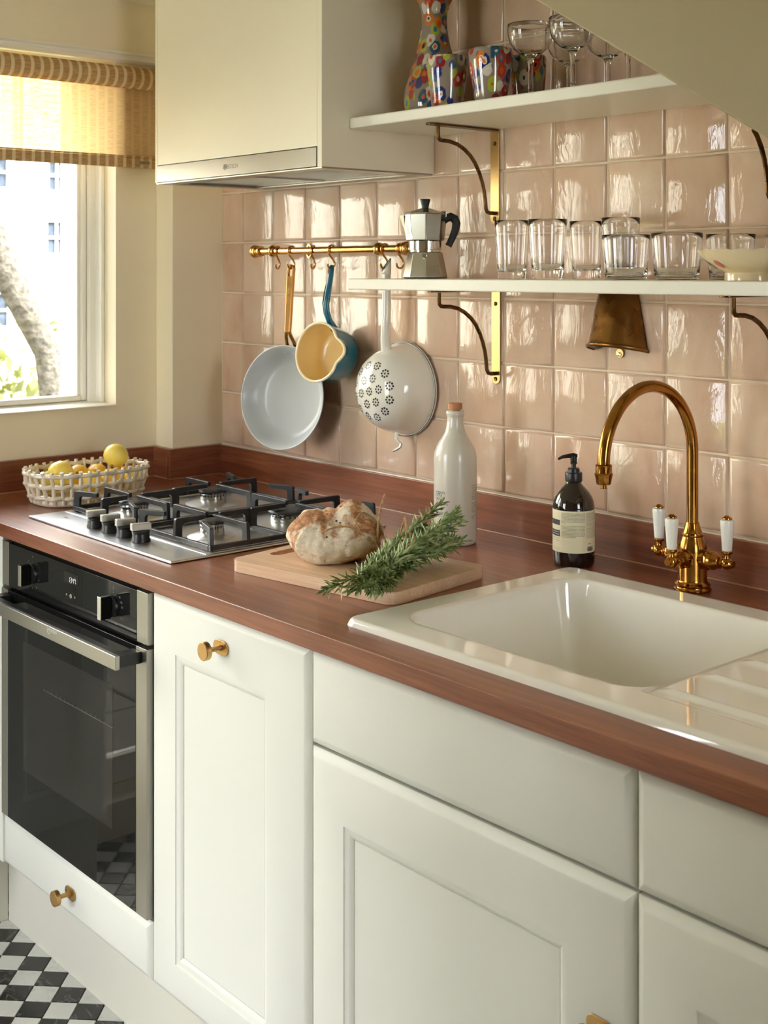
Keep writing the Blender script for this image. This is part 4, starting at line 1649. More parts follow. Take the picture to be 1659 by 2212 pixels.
# thin glass-like lip plate with cut-out: four strips
q2.box(0.262, 0.889, -0.302, -0.262, HZ - 0.0028, HZ - 0.0003)
q2.box(0.262, 0.889, -0.040, -0.004, HZ - 0.0028, HZ - 0.0003)
q2.box(0.262, 0.296, -0.262, -0.040, HZ - 0.0028, HZ - 0.0003)
q2.box(0.846, 0.889, -0.262, -0.040, HZ - 0.0028, HZ - 0.0003)
mk('base_plate', q2, M['steel'], parent=ch, smooth=False)
front_text('BOSCH', 0.5800, HY - 0.0013, 1.6521, 0.0135, M['ink'], hf, 'maker_lettering', spacing=1.0, sx=0.95)
q = MB().tube([(0.5525 + 0.0056 * cos(a), HY - 0.0014, 1.6521 + 0.0062 * sin(a)) for a in [2 * pi * i / 24 for i in range(24)]], 0.00045, 4, closed=True)
for sx_ in (-1, 1):
    q.tube([(0.5525 + sx_ * 0.0042, HY - 0.0014, 1.6521 + 0.0036), (0.5525 + sx_ * 0.0017, HY - 0.0014, 1.6521 + 0.0022), (0.5525 + sx_ * 0.0017, HY - 0.0014, 1.6521 - 0.0022), (0.5525 + sx_ * 0.0042, HY - 0.0014, 1.6521 - 0.0036)], 0.0004, 4)
q.box(0.5508, 0.5542, HY - 0.0016, HY - 0.0012, 1.6517, 1.6525)
mk('maker_emblem', q, M['ink'], parent=hf)

# ================================================================= SHELVES
sh1 = mk('wall_shelf', MB().box(0.8915, 1.70, -0.234, -0.0002, 1.7118, 1.7333), M['shelf'], bevel=0.0035, seg=3)
tag(sh1, 'upper painted wall shelf with colourful vase and coupes, cut by the stair', 'shelf')
sh2 = mk('wall_shelf', MB().box(0.8840, 2.15, -0.232, -0.0002, 1.3895, 1.4115), M['shelf'], bevel=0.0025, seg=3)
tag(sh2, 'lower painted wall shelf carrying coffee pot, tumblers and dish', 'shelf')


def bracket(name, x, zt, label):
    """zt: underside of shelf"""
    zt = zt - 0.0006
    t = thing(name, label, 'bracket', (x, -0.001, zt - 0.19), 'brass shelf brackets')
    q = MB()
    w_ = 0.0118
    pts = [(x - w_, zt - 0.001), (x - w_, zt - 0.178)]
    for i in range(1, 13):
        a = pi + pi * i / 13
        pts.append((x + w_ * cos(a), zt - 0.178 + w_ * sin(a)))
    pts += [(x + w_, zt - 0.178), (x + w_, zt - 0.001)]
    q.prism(pts, -0.0035, -0.0003, 'y')
    pl = mk('wall_plate', q, M['plate'], parent=t, bevel=0.0006)
    q = MB()
    pts = [(x - w_, -0.004), (x - w_, -0.176)]
    for i in range(1, 13):
        a = pi + pi * i / 13
        pts.append((x + w_ * cos(a), -0.176 + w_ * sin(a)))
    pts += [(x + w_, -0.176), (x + w_, -0.004)]
    q.prism(pts, zt - 0.0032, zt, 'z')
    mk('shelf_plate', q, M['bracket'], parent=t, bevel=0.0006)
    rod = [(-0.1600, -0.004), (-0.1602, -0.018), (-0.1590, -0.0265), (-0.1545, -0.0305), (-0.1475, -0.0312), (-0.1288, -0.0318), (-0.1080, -0.0360), (-0.0890, -0.0445), (-0.0730, -0.0555), (-0.0598, -0.0690), (-0.0485, -0.0860), (-0.0400, -0.1045), (-0.0340, -0.1230), (-0.0308, -0.1400), (-0.0295, -0.1520), (-0.0285, -0.1600), (-0.0245, -0.1660), (-0.0180, -0.1680), (-0.0036, -0.1682)]
    q = MB().tube([(x, y, zt + z) for y, z in rod], 0.0040, 12)
    mk('curved_stay', q, M['bracket'], parent=t)
    for zz in (-0.028, -0.1715):
        q = MB().lathe([(0.0042, 0.0), (0.0044, 0.0008), (0.003, 0.0018), (0.0012, 0.0012), (0.0, 0.0006)], 14, (x, -0.0036, zt + zz if zz > -0.1 else zt - 0.179), '-y')
        mk('screw', q, M['bracket'], parent=t)
    return t


bracket('shelf_bracket', 1.0716, 1.7118, 'brass bracket under the upper shelf beside the wall cabinet')
bracket('shelf_bracket', 1.0745, 1.3895, 'brass bracket under the lower shelf above the olive oil bottle')
bracket('shelf_bracket', 1.7345, 1.3895, 'brass bracket under the lower shelf at the right frame edge')
t = thing('shelf_bracket', 'brass bracket sliver half hidden behind the sloping stair side', 'bracket', (1.712, -0.001, 1.52), 'brass shelf brackets')
q = MB().prism([(1.700, 1.535), (1.724, 1.535), (1.724, 1.640), (1.700, 1.656)], -0.0035, -0.0003, 'y')
mk('wall_plate', q, M['plate'], parent=t, bevel=0.0006)
q = MB().tube([(1.712, y, 1.7118 + z) for y, z in [(-0.0700, -0.0590), (-0.0598, -0.0690), (-0.0485, -0.0860), (-0.0400, -0.1045), (-0.0340, -0.1230), (-0.0308, -0.1400), (-0.0295, -0.1520), (-0.0285, -0.1600), (-0.0245, -0.1660), (-0.0180, -0.1680), (-0.0036, -0.1682)]], 0.0040, 12)
mk('curved_stay', q, M['bracket'], parent=t)

# ============================================================ HANGING RAIL
RY, RZ = -0.060, 1.4745
rl = thing('hanging_rail', 'polished brass rail on the pink tiles with ball finials', 'rail', (0.58, RY, RZ))
q = MB().tube([(0.330, RY, RZ), (0.860, RY, RZ)], 0.0080, 24)
mk('rail_tube', q, M['brass'], parent=rl)
for sgn, xe in ((-1, 0.345), (1, 0.848)):
    pr_ = [(0.0080, 0.0), (0.0125, 0.0005), (0.0130, 0.003), (0.0125, 0.0055), (0.0095, 0.0065), (0.0075, 0.0095), (0.0085, 0.0115), (0.0130, 0.0130), (0.0142, 0.0155), (0.0146, 0.0185), (0.0142, 0.0215), (0.0152, 0.0232), (0.0158, 0.0265), (0.0148, 0.0305), (0.0120, 0.0335), (0.0070, 0.0352), (0, 0.0358)]
    q = MB().lathe(pr_, 32, (xe, RY, RZ), 'x' if sgn > 0 else '-x')
    mk('finial', q, M['brass'], parent=rl)
for xs in (0.3925, 0.7810):
    q = MB().lathe([(0.0080, -0.0085), (0.0118, -0.0080), (0.0140, -0.004), (0.0142, 0.0), (0.0140, 0.004), (0.0118, 0.0080), (0.0080, 0.0085)], 28, (xs, RY, RZ), 'x')
    mk('rail_collar', q, M['brass'], parent=rl)
    xs = {0.3925: 0.457, 0.7810: 0.832}[xs]
    q = MB().lathe([(0.0060, 0.0), (0.0060, 0.040), (0.0075, 0.044), (0.0100, 0.0455), (0.0102, 0.0475), (0.0, 0.0478)], 24, (xs, RY + 0.0100, RZ), 'y')
    # lathe axis 'y' grows toward +y
    po = mk('wall_mount', q, M['brass'], parent=rl)
    pts = [(xs + 0.0110 * cos(a), RZ + 0.0175 * sin(a)) for a in [2 * pi * i / 32 for i in range(32)]]
    q = MB().prism(pts, -0.0032, -0.0004, 'y')
    mp_ = mk('mount_plate', q, M['brass'], parent=rl, bevel=0.0008)
    for zz in (-0.0130, 0.0130):
        q = MB().lathe([(0.0035, 0.0), (0.0030, 0.001), (0.0, 0.0012)], 10, (xs, -0.0033, RZ + zz), '-y')
        mk('screw', q, M['chrome'], parent=mp_)


def s_hook(label, x, n=0, yaw=0.0, depth=0.050):
    t = thing('s_hook', label, 'hook', (x, RY, RZ), 'brass S hooks on the rail')
    pts = []
    R = 0.0108
    for i in range(15):
        a = radians(-120 + 235 * i / 14)   # from back-lower over the top to the front
        # angle measured from +y(back) ; go over the top toward -y
        pts.append((0, R * cos(radians(-40) + radians(235) * i / 14), R * sin(radians(-40) + radians(235) * i / 14)))
    # lead down
    pts += [(0, -0.0075, -0.010), (0, -0.0015, -0.0165), (0, 0.0045, -0.0225), (0, 0.0080, -0.0295)]
    cx_, cz_ = -0.0020, -0.0320
    for i in range(1, 12):
        a = radians(15 - 185 * i / 11)
        pts.append((0, cx_ + 0.0100 * cos(a), cz_ + 0.0100 * sin(a)))
    q = MB().tube([tuple(Matrix.Rotation(yaw, 3, 'Z') @ Vector(p)) for p in pts], 0.0022, 10)
    b_ = Matrix.Rotation(yaw, 3, 'Z') @ Vector(pts[-1])
    q.sphere(b_, 0.0027, 10, 6)
    o = mk('hook_wire', q, M['brass'], parent=t, W=False)
    return t


hooks = [(0.4125, 'empty brass hook left of the frying pan'), (0.4665, 'brass hook holding the grey frying pan'), (0.5490, 'empty brass hook between frying pan and teal pan'), (0.6170, 'brass hook holding the teal milk pan'), (0.8000, 'brass hook holding the white colander'), (0.8630 - 0.012, 'brass hook half hidden by the coffee pot')]
for i, (x, lb) in enumerate(hooks):
    s_hook(lb, x, i, yaw=radians(0 if i not in (0, 2) else 25))

# ---------------------------------------------------------------- frying pan
HANG = RZ - 0.0425     # bottom of the hook curve


def pan_matrix(x, y, z, pitch, yaw, roll=0):
    # local: opening faces -y, up = z ; origin at the hook point
    return Matrix.Translation((x, y, z)) @ Matrix.Rotation(yaw, 4, 'Z') @ Matrix.Rotation(pitch, 4, 'X') @ Matrix.Rotation(roll, 4, 'Y')


fp = thing('frying_pan', 'grey ceramic frying pan with long brass handle hanging on the rail', 'pan', (0.4665, RY, 1.01))
Mx = pan_matrix(0.4665, RY - 0.0015, HANG, radians(-6.5), radians(15), radians(-1.2))
R0 = 0.1200
zc = -0.3000
prof_out = [(0.0, 0.0), (0.080, 0.0), (0.090, 0.0035), (0.102, 0.014), (0.112, 0.028), (0.1195, 0.043), (0.1210, 0.0455)]
prof_in = [(0.1212, 0.0465), (0.1195, 0.0470), (0.1175, 0.0455), (0.110, 0.031), (0.100, 0.016), (0.089, 0.0060), (0.078, 0.0032), (0.0, 0.0030)]
# lathe axis '-y' : h grows toward -y, base at y=+.. ; shift so the rim plane is at y=-0.012
PO = Matrix.Translation((-0.018, 0.024, 0))
q = MB().lathe(prof_out, 72, (0, 0.0345, zc), '-y')
# open the lathe: remove end cap (last face)
q.f.pop()
q.mi.pop()
mk('pan_outside', q.xf(Mx @ PO), M['greyd'], parent=fp)
q = MB().lathe([prof_out[-1]] + prof_in, 72, (0, 0.0345, zc), '-y')
q.f = [f for f in q.f if len(f) < 60]
q.mi = [0] * len(q.f)
mk('pan_lining', q.xf(Mx @ PO), M['greyc'], parent=fp)
q = MB().tube([(0.1208 * cos(a), -0.0120, zc + 0.1208 * sin(a)) for a in [2 * pi * i / 72 for i in range(72)]], 0.0016, 8, closed=True)
mk('pan_rim', q.xf(Mx @ PO), plain('pan_rim_steel', srgb(205, 208, 210), 0.25, var=0.02), parent=fp)
for xr in (-0.012, 0.012):
    q = MB().lathe([(0.0046, 0.0), (0.0044, 0.0014), (0.0025, 0.0026), (0, 0.003)], 14, (xr, 0.0090, zc + 0.1080), '-y')
    mk('rivet', q.xf(Mx @ PO), M['greyc'], parent=fp)
# handle: flat bar with slot hole at the top, splitting into two prongs


def ribbon(pts2, y0, y1):
    return MB().prism(pts2, y0, y1, 'y')


def bar_with_slot(w0, w1, z0, z1, sl0, sl1, sw_, yc, th):
    """flat bar from z0 (bottom, halfwidth w0) to z1 (top, rounded, halfwidth w1) with slot between sl0..sl1"""
    q = MB()
    n = 10
    outer = []
    outer.append((-w0, z0))
    outer.append((w0, z0))
    zt_ = z1 - w1
    for i in range(n + 1):
        a = pi * i / n
        outer.append((w1 * cos(a), zt_ + w1 * sin(a)))
    inner = []
    for i in range(n + 1):
        a = pi * i / n
        inner.append((sw_ * cos(a), sl1 - sw_ + sw_ * sin(a)))
    for i in range(n + 1):
        a = pi + pi * i / n
        inner.append((sw_ * cos(a), sl0 + sw_ + sw_ * sin(a)))
    # sample both loops by angle around slot centre
    b = bmesh.new()
    def loop(pts, y):
        return [b.verts.new((p[0], y, p[1])) for p in pts]
    yo = yc - th / 2
    vo, vi = loop(outer, yo), loop(inner, yo)
    eo = [b.edges.new((vo[i], vo[(i + 1) % len(vo)])) for i in range(len(vo))]
    ei = [b.edges.new((vi[i], vi[(i + 1) % len(vi)])) for i in range(len(vi))]
    r = bmesh.ops.triangle_fill(b, use_beauty=True, edges=eo + ei)
    fcs = [g for g in r['geom'] if isinstance(g, bmesh.types.BMFace)]
    r2 = bmesh.ops.extrude_face_region(b, geom=fcs)
    for v in r2['geom']:
        if isinstance(v, bmesh.types.BMVert):
            v.co.y += th
    b.verts.ensure_lookup_table()
    b.verts.index_update()
    q.add([tuple(v.co) for v in b.verts], [tuple(v.index for v in f.verts) for f in b.faces])
    b.free()
    return q


q = bar_with_slot(0.0080, 0.0105, -0.150, 0.0105, -0.0175, 0.0035, 0.0048, 0.0, 0.0085)
hd_ = mk('handle', q.xf(Mx), M['brass'], parent=fp, bevel=0.0022, seg=3)
q = MB()
q.tube([(-0.0035, 0.0, -0.147), (-0.0078, 0.004, -0.158), (-0.0125, 0.013, -0.170), (-0.0190, 0.030, -0.186)], [0.0048, 0.0042, 0.0042, 0.005], 8)
q.tube([(0.0035, 0.0, -0.147), (0.0068, 0.004, -0.158), (0.0085, 0.013, -0.170), (0.0065, 0.030, -0.186)], [0.0048, 0.0042, 0.0042, 0.005], 8)
mk('handle_prongs', q.xf(Mx), M['brass'], parent=fp)
q = text_mb('GREENPAN', 0.0075, 0.0004, spacing=1.1).xf(Mx @ Matrix.Translation((0.0005, -0.0045, -0.062)) @ TXZ @ Matrix.Rotation(pi / 2, 4, 'Z'))
mk('embossed_lettering', q, M['brassknob'], parent=hd_, smooth=False)

# ---------------------------------------------------------------- teal pan
tp = thing('milk_pan', 'small teal enamel milk pan with cream inside and pouring lip', 'pan', (0.617, RY, 1.19))
Mx = pan_matrix(0.6170, RY - 0.001, HANG, radians(-9), radians(8), radians(2))
zc = -0.1900
yo = 0.004


def lip_ring(r, n=72, push=0.014, ang0=radians(8), wid=0.30):
    out = []
    for i in range(n):
        a = 2 * pi * i / n
        d_ = (a - ang0 + pi) % (2 * pi) - pi
        rr1 = r + push * math.exp(-(d_ / wid) ** 2) - push * 0.22 * math.exp(-((abs(d_) - 0.48) / 0.16) ** 2)
        out.append((rr1 * cos(a), rr1 * sin(a)))
    return out


def lip_body(rows, n=72):
    """rows: (r, y, push)"""
    q = MB()
    for (r, y, pu) in rows:
        for (x, z) in lip_ring(r, n, pu):
            q.v.append((x, y, z + zc))
    for k in range(len(rows) - 1):
        for i in range(n):
            j = (i + 1) % n
            q.f.append((k * n + i, k * n + j, (k + 1) * n + j, (k + 1) * n + i))
            q.mi.append(0)
    c_ = len(q.v)
    q.v.append((0, rows[-1][1], zc))
    for i in range(n):
        q.f.append(((len(rows) - 1) * n + i, (len(rows) - 1) * n + (i + 1) % n, c_))
        q.mi.append(0)
    return q


q = lip_body([(0.0665, yo - 0.012, 0.016), (0.0662, yo - 0.004, 0.013), (0.0650, yo + 0.008, 0.006), (0.0635, yo + 0.022, 0.001), (0.0610, yo + 0.045, 0), (0.0570, yo + 0.058, 0), (0.0490, yo + 0.064, 0), (0.044, yo + 0.0645, 0)])
mk('pan_outside', q.xf(Mx), M['teal'], parent=tp)
q = lip_body([(0.0650, yo - 0.012, 0.016), (0.0645, yo - 0.004, 0.013), (0.0632, yo + 0.008, 0.006), (0.0618, yo + 0.022, 0.001), (0.0590, yo + 0.044, 0), (0.0550, yo + 0.0555, 0), (0.0470, yo + 0.0605, 0), (0.04, yo + 0.061, 0)])
mk('pan_lining', q.xf(Mx), M['creamen'], parent=tp)
q = MB().tube([(x, yo - 0.0125, z + zc) for (x, z) in lip_ring(0.0658, 72, 0.016)], 0.0030, 8, closed=True)
mk('pan_rim', q.xf(Mx), M['creamrim'], parent=tp)
q = MB()
hp = [(0.0, 0.0, 0.0085), (0, 0, 0.004), (0.0, 0.0, -0.012), (0.0005, -0.001, -0.030), (0.001, -0.003, -0.055), (0.001, -0.0035, -0.080), (0.0025, 0.001, -0.100), (0.006, 0.010, -0.117), (0.009, 0.020, -0.128), (0.010, 0.026, -0.134)]
hr = [0.004, 0.0070, 0.0078, 0.0082, 0.0090, 0.0092, 0.0088, 0.0084, 0.0095, 0.0110]
q.tube(hp, hr, 14, flat=(1.0, 0.72))
mk('handle', q.xf(Mx), M['teal'], parent=tp)
q = MB()
for s_ in (-1, 1):
    q.tube([(s_ * 0.0028, -0.0062, -0.028), (s_ * 0.0034, -0.0098, -0.055), (s_ * 0.0034, -0.0102, -0.080), (s_ * 0.003 + 0.002, -0.0055, -0.100)], [0.0006, 0.0010, 0.0010, 0.0005], 6)
mk('handle_ribs', q.xf(Mx), M['teal'], parent=tp)
# hanging hole: a dark plug and ring stand in for the shaded slot
q = MB().tube([(0.0044 * cos(a), -0.0052, -0.0055 + 0.0068 * sin(a)) for a in [2 * pi * i / 18 for i in range(18)]], 0.0009, 6, closed=True)
q.prism([(0.0042 * cos(a), -0.0055 + 0.0066 * sin(a)) for a in [2 * pi * i / 18 for i in range(18)]], -0.0063, -0.0050, 'y')
mk('hanging_hole', q.xf(Mx), M['rimblack'], parent=tp)

# ----------------------------------------------------------------- colander
co = thing('colander', 'white enamel colander with long handle and flower-shaped holes', 'colander', (0.81, -0.03, 1.06))
CX, CZ = 0.8025, 1.1715
cyr = -0.0095
rimr = 0.1010
# profile: r vs distance from the rim plane (toward -y)
cprof = [(0.1000, 0.0), (0.0985, 0.006), (0.0955, 0.020), (0.0905, 0.038), (0.0835, 0.056), (0.0765, 0.068), (0.0700, 0.0765), (0.0610, 0.0845), (0.0500, 0.0905), (0.036, 0.0945), (0.020, 0.0965), (0.0, 0.0972)]


def crad(h):
    for (a, b_) in zip(cprof[:-1], cprof[1:]):
        if a[1] <= h <= b_[1]:
            k = (h - a[1]) / (b_[1] - a[1])
            return a[0] + (b_[0] - a[0]) * k
    return 0


q = MB().lathe(cprof, 72, (CX, cyr, CZ), '-y')
q.f = [f for f in q.f if len(f) < 60]
q.mi = [0] * len(q.f)
cbowl = mk('bowl', q, M['enamel'], parent=co)
md = cbowl.modifiers.new('solid', 'SOLIDIFY')
md.thickness = 0.0012
q = MB().tube([(CX + rimr * cos(a), cyr + 0.0015, CZ + rimr * sin(a)) for a in [2 * pi * i / 72 for i in range(72)]], 0.0026, 8, closed=True)
mk('bowl_rim', q, M['enamel'], parent=co)
q = MB().tube([(CX + (rimr + 0.0014) * cos(a), cyr - 0.0012, CZ + (rimr + 0.0014) * sin(a)) for a in [2 * pi * i / 72 for i in range(72)]], 0.0009, 5, closed=True)
mk('rim_edge', q, M['rimblack'], parent=co)
# holes: dark discs painted for their shade, in flowers of nine on the dome
q = MB()


def dome_pt(r, phi):
    """position + normal for polar coords on the dome (r = arc-ish radius in the base)"""
    for (a, b_) in zip(cprof[:-1], cprof[1:]):
        if b_[0] <= r <= a[0]:
            k = (a[0] - r) / (a[0] - b_[0])
            h = a[1] + (b_[1] - a[1]) * k
            dr, dh = b_[0] - a[0], b_[1] - a[1]
            nr, nh = dh, -dr
            l_ = sqrt(nr * nr + nh * nh)
            nr /= l_
            nh /= l_
            p = Vector((CX + r * cos(phi), cyr - h, CZ + r * sin(phi)))
            nn = Vector((nr * cos(phi), -nh, nr * sin(phi)))
            return p, nn
    return Vector((CX, cyr - cprof[-1][1], CZ)), Vector((0, -1, 0))


flowers = [(0.0, 0.0)]
flowers += [(0.0290, 2 * pi * (k + 0.2) / 6) for k in range(6)]
flowers += [(0.0560, 2 * pi * (k + 0.5) / 12) for k in range(12)]
for (fr, fa) in flowers:
    p, nn = dome_pt(fr, fa)
    u_ = nn.cross(Vector((0, 0, 1))).normalized()
    v_ = nn.cross(u_)
    offs = [(0, 0)] + [(0.0076 * cos(2 * pi * i / 8), 0.0076 * sin(2 * pi * i / 8)) for i in range(8)]
    for (a, b_) in offs:
        c_ = p + u_ * a + v_ * b_
        # snap to the dome
        rr2 = sqrt((c_.x - CX) ** 2 + (c_.z - CZ) ** 2)
        ph = atan2(c_.z - CZ, c_.x - CX)
        pp, n2 = dome_pt(rr2, ph)
        u2 = n2.cross(Vector((0, 0, 1))).normalized()
        v2 = n2.cross(u2)
        ring = [pp + n2 * 0.0004 + u2 * (0.0023 * cos(t_)) + v2 * (0.0023 * sin(t_)) for t_ in [2 * pi * i / 10 for i in range(10)]]
        q.add(ring, [tuple(range(10))])
mk('drain_holes', q, M['rimblack'], parent=co, smooth=False, fixn=False, kind='stuff')
# tubular handle
hx = 0.8065
hy = -0.0615
q = MB().tube([(0.8000, -0.054, 1.248), (0.8010, -0.058, 1.262), (0.8030, -0.0615, 1.285), (0.8055, -0.0625, 1.315), (hx, hy, 1.345), (hx, hy, 1.385), (hx, hy, 1.42)], [0.0125, 0.0115, 0.0110, 0.0105, 0.0100, 0.0095, 0.0093], 20, caps=False)
hh = mk('handle', q, M['enamel'], parent=co)
# slanted open top with dark edge
n_ = 24
q = MB()
r1 = 0.0093
lowr = [(hx + r1 * cos(2 * pi * i / n_), hy + r1 * sin(2 * pi * i / n_), 1.42) for i in range(n_)]
top_ = []
for i in range(n_):
    a = 2 * pi * i / n_
    # cut plane slants: low at the front-left, high at the back-right
    s_ = cos(a) * 0.45 + sin(a) * 0.9
    top_.append((hx + r1 * cos(a), hy + r1 * sin(a), 1.4405 + 0.0135 * s_))
q.add(lowr + top_, [(i, (i + 1) % n_, n_ + (i + 1) % n_, n_ + i) for i in range(n_)])
mm = mk('handle_end', q, M['enamel'], parent=hh)
md = mm.modifiers.new('solid', 'SOLIDIFY')
md.thickness = 0.0009
q = MB().tube(top_, 0.0007, 6, closed=True)
mk('handle_edge', q, M['rimblack'], parent=hh)
# small support lug at the bottom
q = MB().tube([(CX + 0.012, -0.040, CZ - 0.0900), (CX + 0.014, -0.043, CZ - 0.1040), (CX + 0.018, -0.041, CZ - 0.1100), (CX + 0.022, -0.038, CZ - 0.1150), (CX + 0.022, -0.040, CZ - 0.1215), (CX + 0.016, -0.046, CZ - 0.1270), (CX + 0.012, -0.051, CZ - 0.1300)], [0.006, 0.006, 0.005, 0.0045, 0.0048, 0.005, 0.002], 10, flat=(1.0, 0.4))
lg = mk('rest_lug', q, M['enamel'], parent=co)
q = MB().tube([(CX + 0.020, -0.0395, CZ - 0.1085), (CX + 0.0262, -0.0365, CZ - 0.1150), (CX + 0.0266, -0.0385, CZ - 0.1215), (CX + 0.020, -0.0450, CZ - 0.1285), (CX + 0.013, -0.0505, CZ - 0.1318)], 0.0007, 5)
mk('lug_edge', q, M['rimblack'], parent=lg)

# ---------------------------------------------------------------- wall light
wl_ = thing('wall_light', 'aged brass bell-shaped downlight on the tiles under the shelf', 'wall lamp', (1.389, -0.001, 1.279))
lx = 1.3890
q = MB()
prof_ = [(0.0620, 1.2790), (0.0632, 1.2815), (0.0632, 1.2840), (0.0612, 1.2860), (0.0600, 1.2890), (0.0505, 1.3360), (0.0405, 1.3830), (0.0380, 1.3868), (0.0330, 1.3882)]
n_ = 40
for (r, z) in prof_:
    for i in range(n_ + 1):
        a = -pi * i / n_
        q.v.append((lx + r * cos(a), -0.0005 + r * sin(a), z + (-r * sin(a)) * -0.20 * -1.0 * max(0.0, 1 - (z - 1.279) / 0.105)))
for k in range(len(prof_) - 1):
    for i in range(n_):
        a = k * (n_ + 1) + i
        q.f.append((a, a + 1, a + n_ + 2, a + n_ + 1))
        q.mi.append(0)
q.f.append(tuple((len(prof_) - 1) * (n_ + 1) + i for i in range(n_ + 1)))
q.mi.append(0)
shd = mk('lamp_shade', q, M['agedbrass'], parent=wl_, fixn=False)
md = shd.modifiers.new('solid', 'SOLIDIFY')
md.thickness = 0.0016
md.offset = 0
# inner reflector ring (annulus) at the mouth
q = MB()
for r in (0.0600, 0.0440):
    for i in range(n_ + 1):
        a = -pi * i / n_
        q.v.append((lx + r * cos(a), -0.001 + r * sin(a), (1.2812 if r > .05 else 1.2835) + (-r * sin(a)) * 0.20))
for i in range(n_):
    q.f.append((i, i + 1, n_ + 2 + i, n_ + 1 + i))
    q.mi.append(0)
mk('inner_rim', q, M['bracket'], parent=wl_, fixn=False)
q = MB().prism([(lx + 0.0088 * cos(a), 1.2765 + 0.0088 * sin(a)) for a in [2 * pi * i / 24 for i in range(24)]], -0.0046, -0.0018, 'y')
tb_ = mk('fixing_tab', q, M['plate'], parent=wl_, bevel=0.0006)
q = MB().lathe([(0.0042, 0), (0.0040, 0.0012), (0.0018, 0.0016), (0, 0.0008)], 14, (lx, -0.0047, 1.2740), '-y')
mk('screw', q, M['chrome'], parent=tb_)

# ================================================================ COUNTER
CW = WT + 0.0002


def cyl_text(s, size, c, r, a0, z, mat, par, width=None, align='LEFT', shear=0.0, name='lettering', sx=1.0):
    q = text_mb(s, size, 0.0, shear=shear, align=align)
    xs = [v[0] for v in q.v]
    if not xs:
        return None
    x0 = min(xs) if align == 'LEFT' else 0.0
    k = sx if width is None else width / (max(xs) - min(xs))
    q.v = [(c[0] + (r + 0.00012) * cos(a0 + (v[0] - x0) * k / r), c[1] + (r + 0.00012) * sin(a0 + (v[0] - x0) * k / r), z + v[1]) for v in q.v]
    return mk(name, q, mat, parent=par, smooth=False, fixn=False)


# ---- olive oil bottle
ob = thing('oil_bottle', 'tall glazed stoneware olive oil bottle with wooden stopper and black lettering', 'bottle', (1.1016, -0.1426, CW))
oc = (1.1016, -0.1426)
prof = [(0.0, 0.0), (0.0375, 0.0), (0.0405, 0.003), (0.0414, 0.008), (0.0414, 0.158), (0.0410, 0.168), (0.0395, 0.176), (0.0362, 0.185), (0.0310, 0.195), (0.0255, 0.203), (0.0205, 0.212), (0.0175, 0.222), (0.0160, 0.232), (0.0157, 0.240), (0.0158, 0.243), (0.0176, 0.2455), (0.0180, 0.249), (0.0176, 0.2525), (0.0160, 0.2545), (0.0100, 0.2548), (0.0, 0.2548)]
q = MB().lathe(prof, 56, (oc[0], oc[1], CW))
mk('bottle_body', q, M['stone'], parent=ob, sharp=50)
q = MB().lathe([(0.0095, 0.2549), (0.0095, 0.2565), (0.0132, 0.2568), (0.0137, 0.2580), (0.0137, 0.2672), (0.0128, 0.2684), (0.0, 0.2684)], 32, (oc[0], oc[1], CW))
mk('stopper', q, M['cork'], parent=ob)
AC = radians(-44.1)
for s, wdt, z in [('organic', 0.0257, 1.0060), ('EXTRA', 0.0191, 0.9995), ('VIRGIN', 0.0228, 0.9924), ('OLIVE OIL', 0.0319, 0.9848)]:
    cyl_text(s, 0.0084, oc, 0.0414, AC + radians(-63), z, M['ink'], ob, width=wdt)
cyl_text('daylesford', 0.0110, oc, 0.0414, AC + radians(-63), 0.9665, M['ink'], ob, width=0.044, shear=0.5)
cyl_text('FROM OUR FARMHOUSE KITCHEN', 0.0022, oc, 0.0414, AC + radians(-62), 0.9600, M['ink'], ob, width=0.040)
for k, s in enumerate(['Daylesford organic', 'extra virgin olive oil', 'is pressed from hand', 'picked olives grown', 'without pesticides', 'and chosen for its', 'fine fruity flavour.', '', 'Store in a cool dry', 'place away from', 'direct sunlight', 'and heat.', 'Product of Italy', '', 'Best before see cap', '750 ml']):
    if s:
        cyl_text(s, 0.0036, oc, 0.0414, AC + radians(48.8), 1.0180 - k * 0.00415, M['ink'], ob, sx=0.8)

# ---- soap bottle
sc_ = (1.3724, -0.1118)
sb = thing('soap_bottle', 'dark amber pump soap bottle with cream printed label beside the tap', 'soap dispenser', (sc_[0], sc_[1], CW))
prof = [(0.0, 0.0), (0.030, 0.0), (0.0340, 0.002), (0.0362, 0.007), (0.0371, 0.016), (0.0371, 0.102), (0.0368, 0.108), (0.0355, 0.1145), (0.0325, 0.122), (0.0280, 0.1295), (0.0220, 0.1365), (0.0165, 0.1420), (0.0140, 0.1450), (0.0128, 0.1480), (0.0, 0.1480)]
q = MB().lathe(prof, 56, (sc_[0], sc_[1], CW))
sbb = mk('bottle_body', q, M['amber'], parent=sb, sharp=50)
q = MB().lathe([(0.0128, 0.1482), (0.0150, 0.1484), (0.0153, 0.1495), (0.0153, 0.1630), (0.0148, 0.1642), (0.0110, 0.1645), (0.0106, 0.1655), (0.0106, 0.1712), (0.0095, 0.1722), (0.0044, 0.1724), (0.0044, 0.1790), (0.0060, 0.1795), (0.0062, 0.1815), (0.0056, 0.1820), (0.0060, 0.1835), (0.0055, 0.1845), (0.0060, 0.1860), (0.0058, 0.1935), (0.0, 0.1937)], 32, (sc_[0], sc_[1], CW))
pmp = mk('pump', q, M['blackp'], parent=sb)
nd = Vector((-cos(radians(40.9)), -sin(radians(40.9)), 0)).normalized()
b0 = Vector((sc_[0], sc_[1], CW + 0.1905))
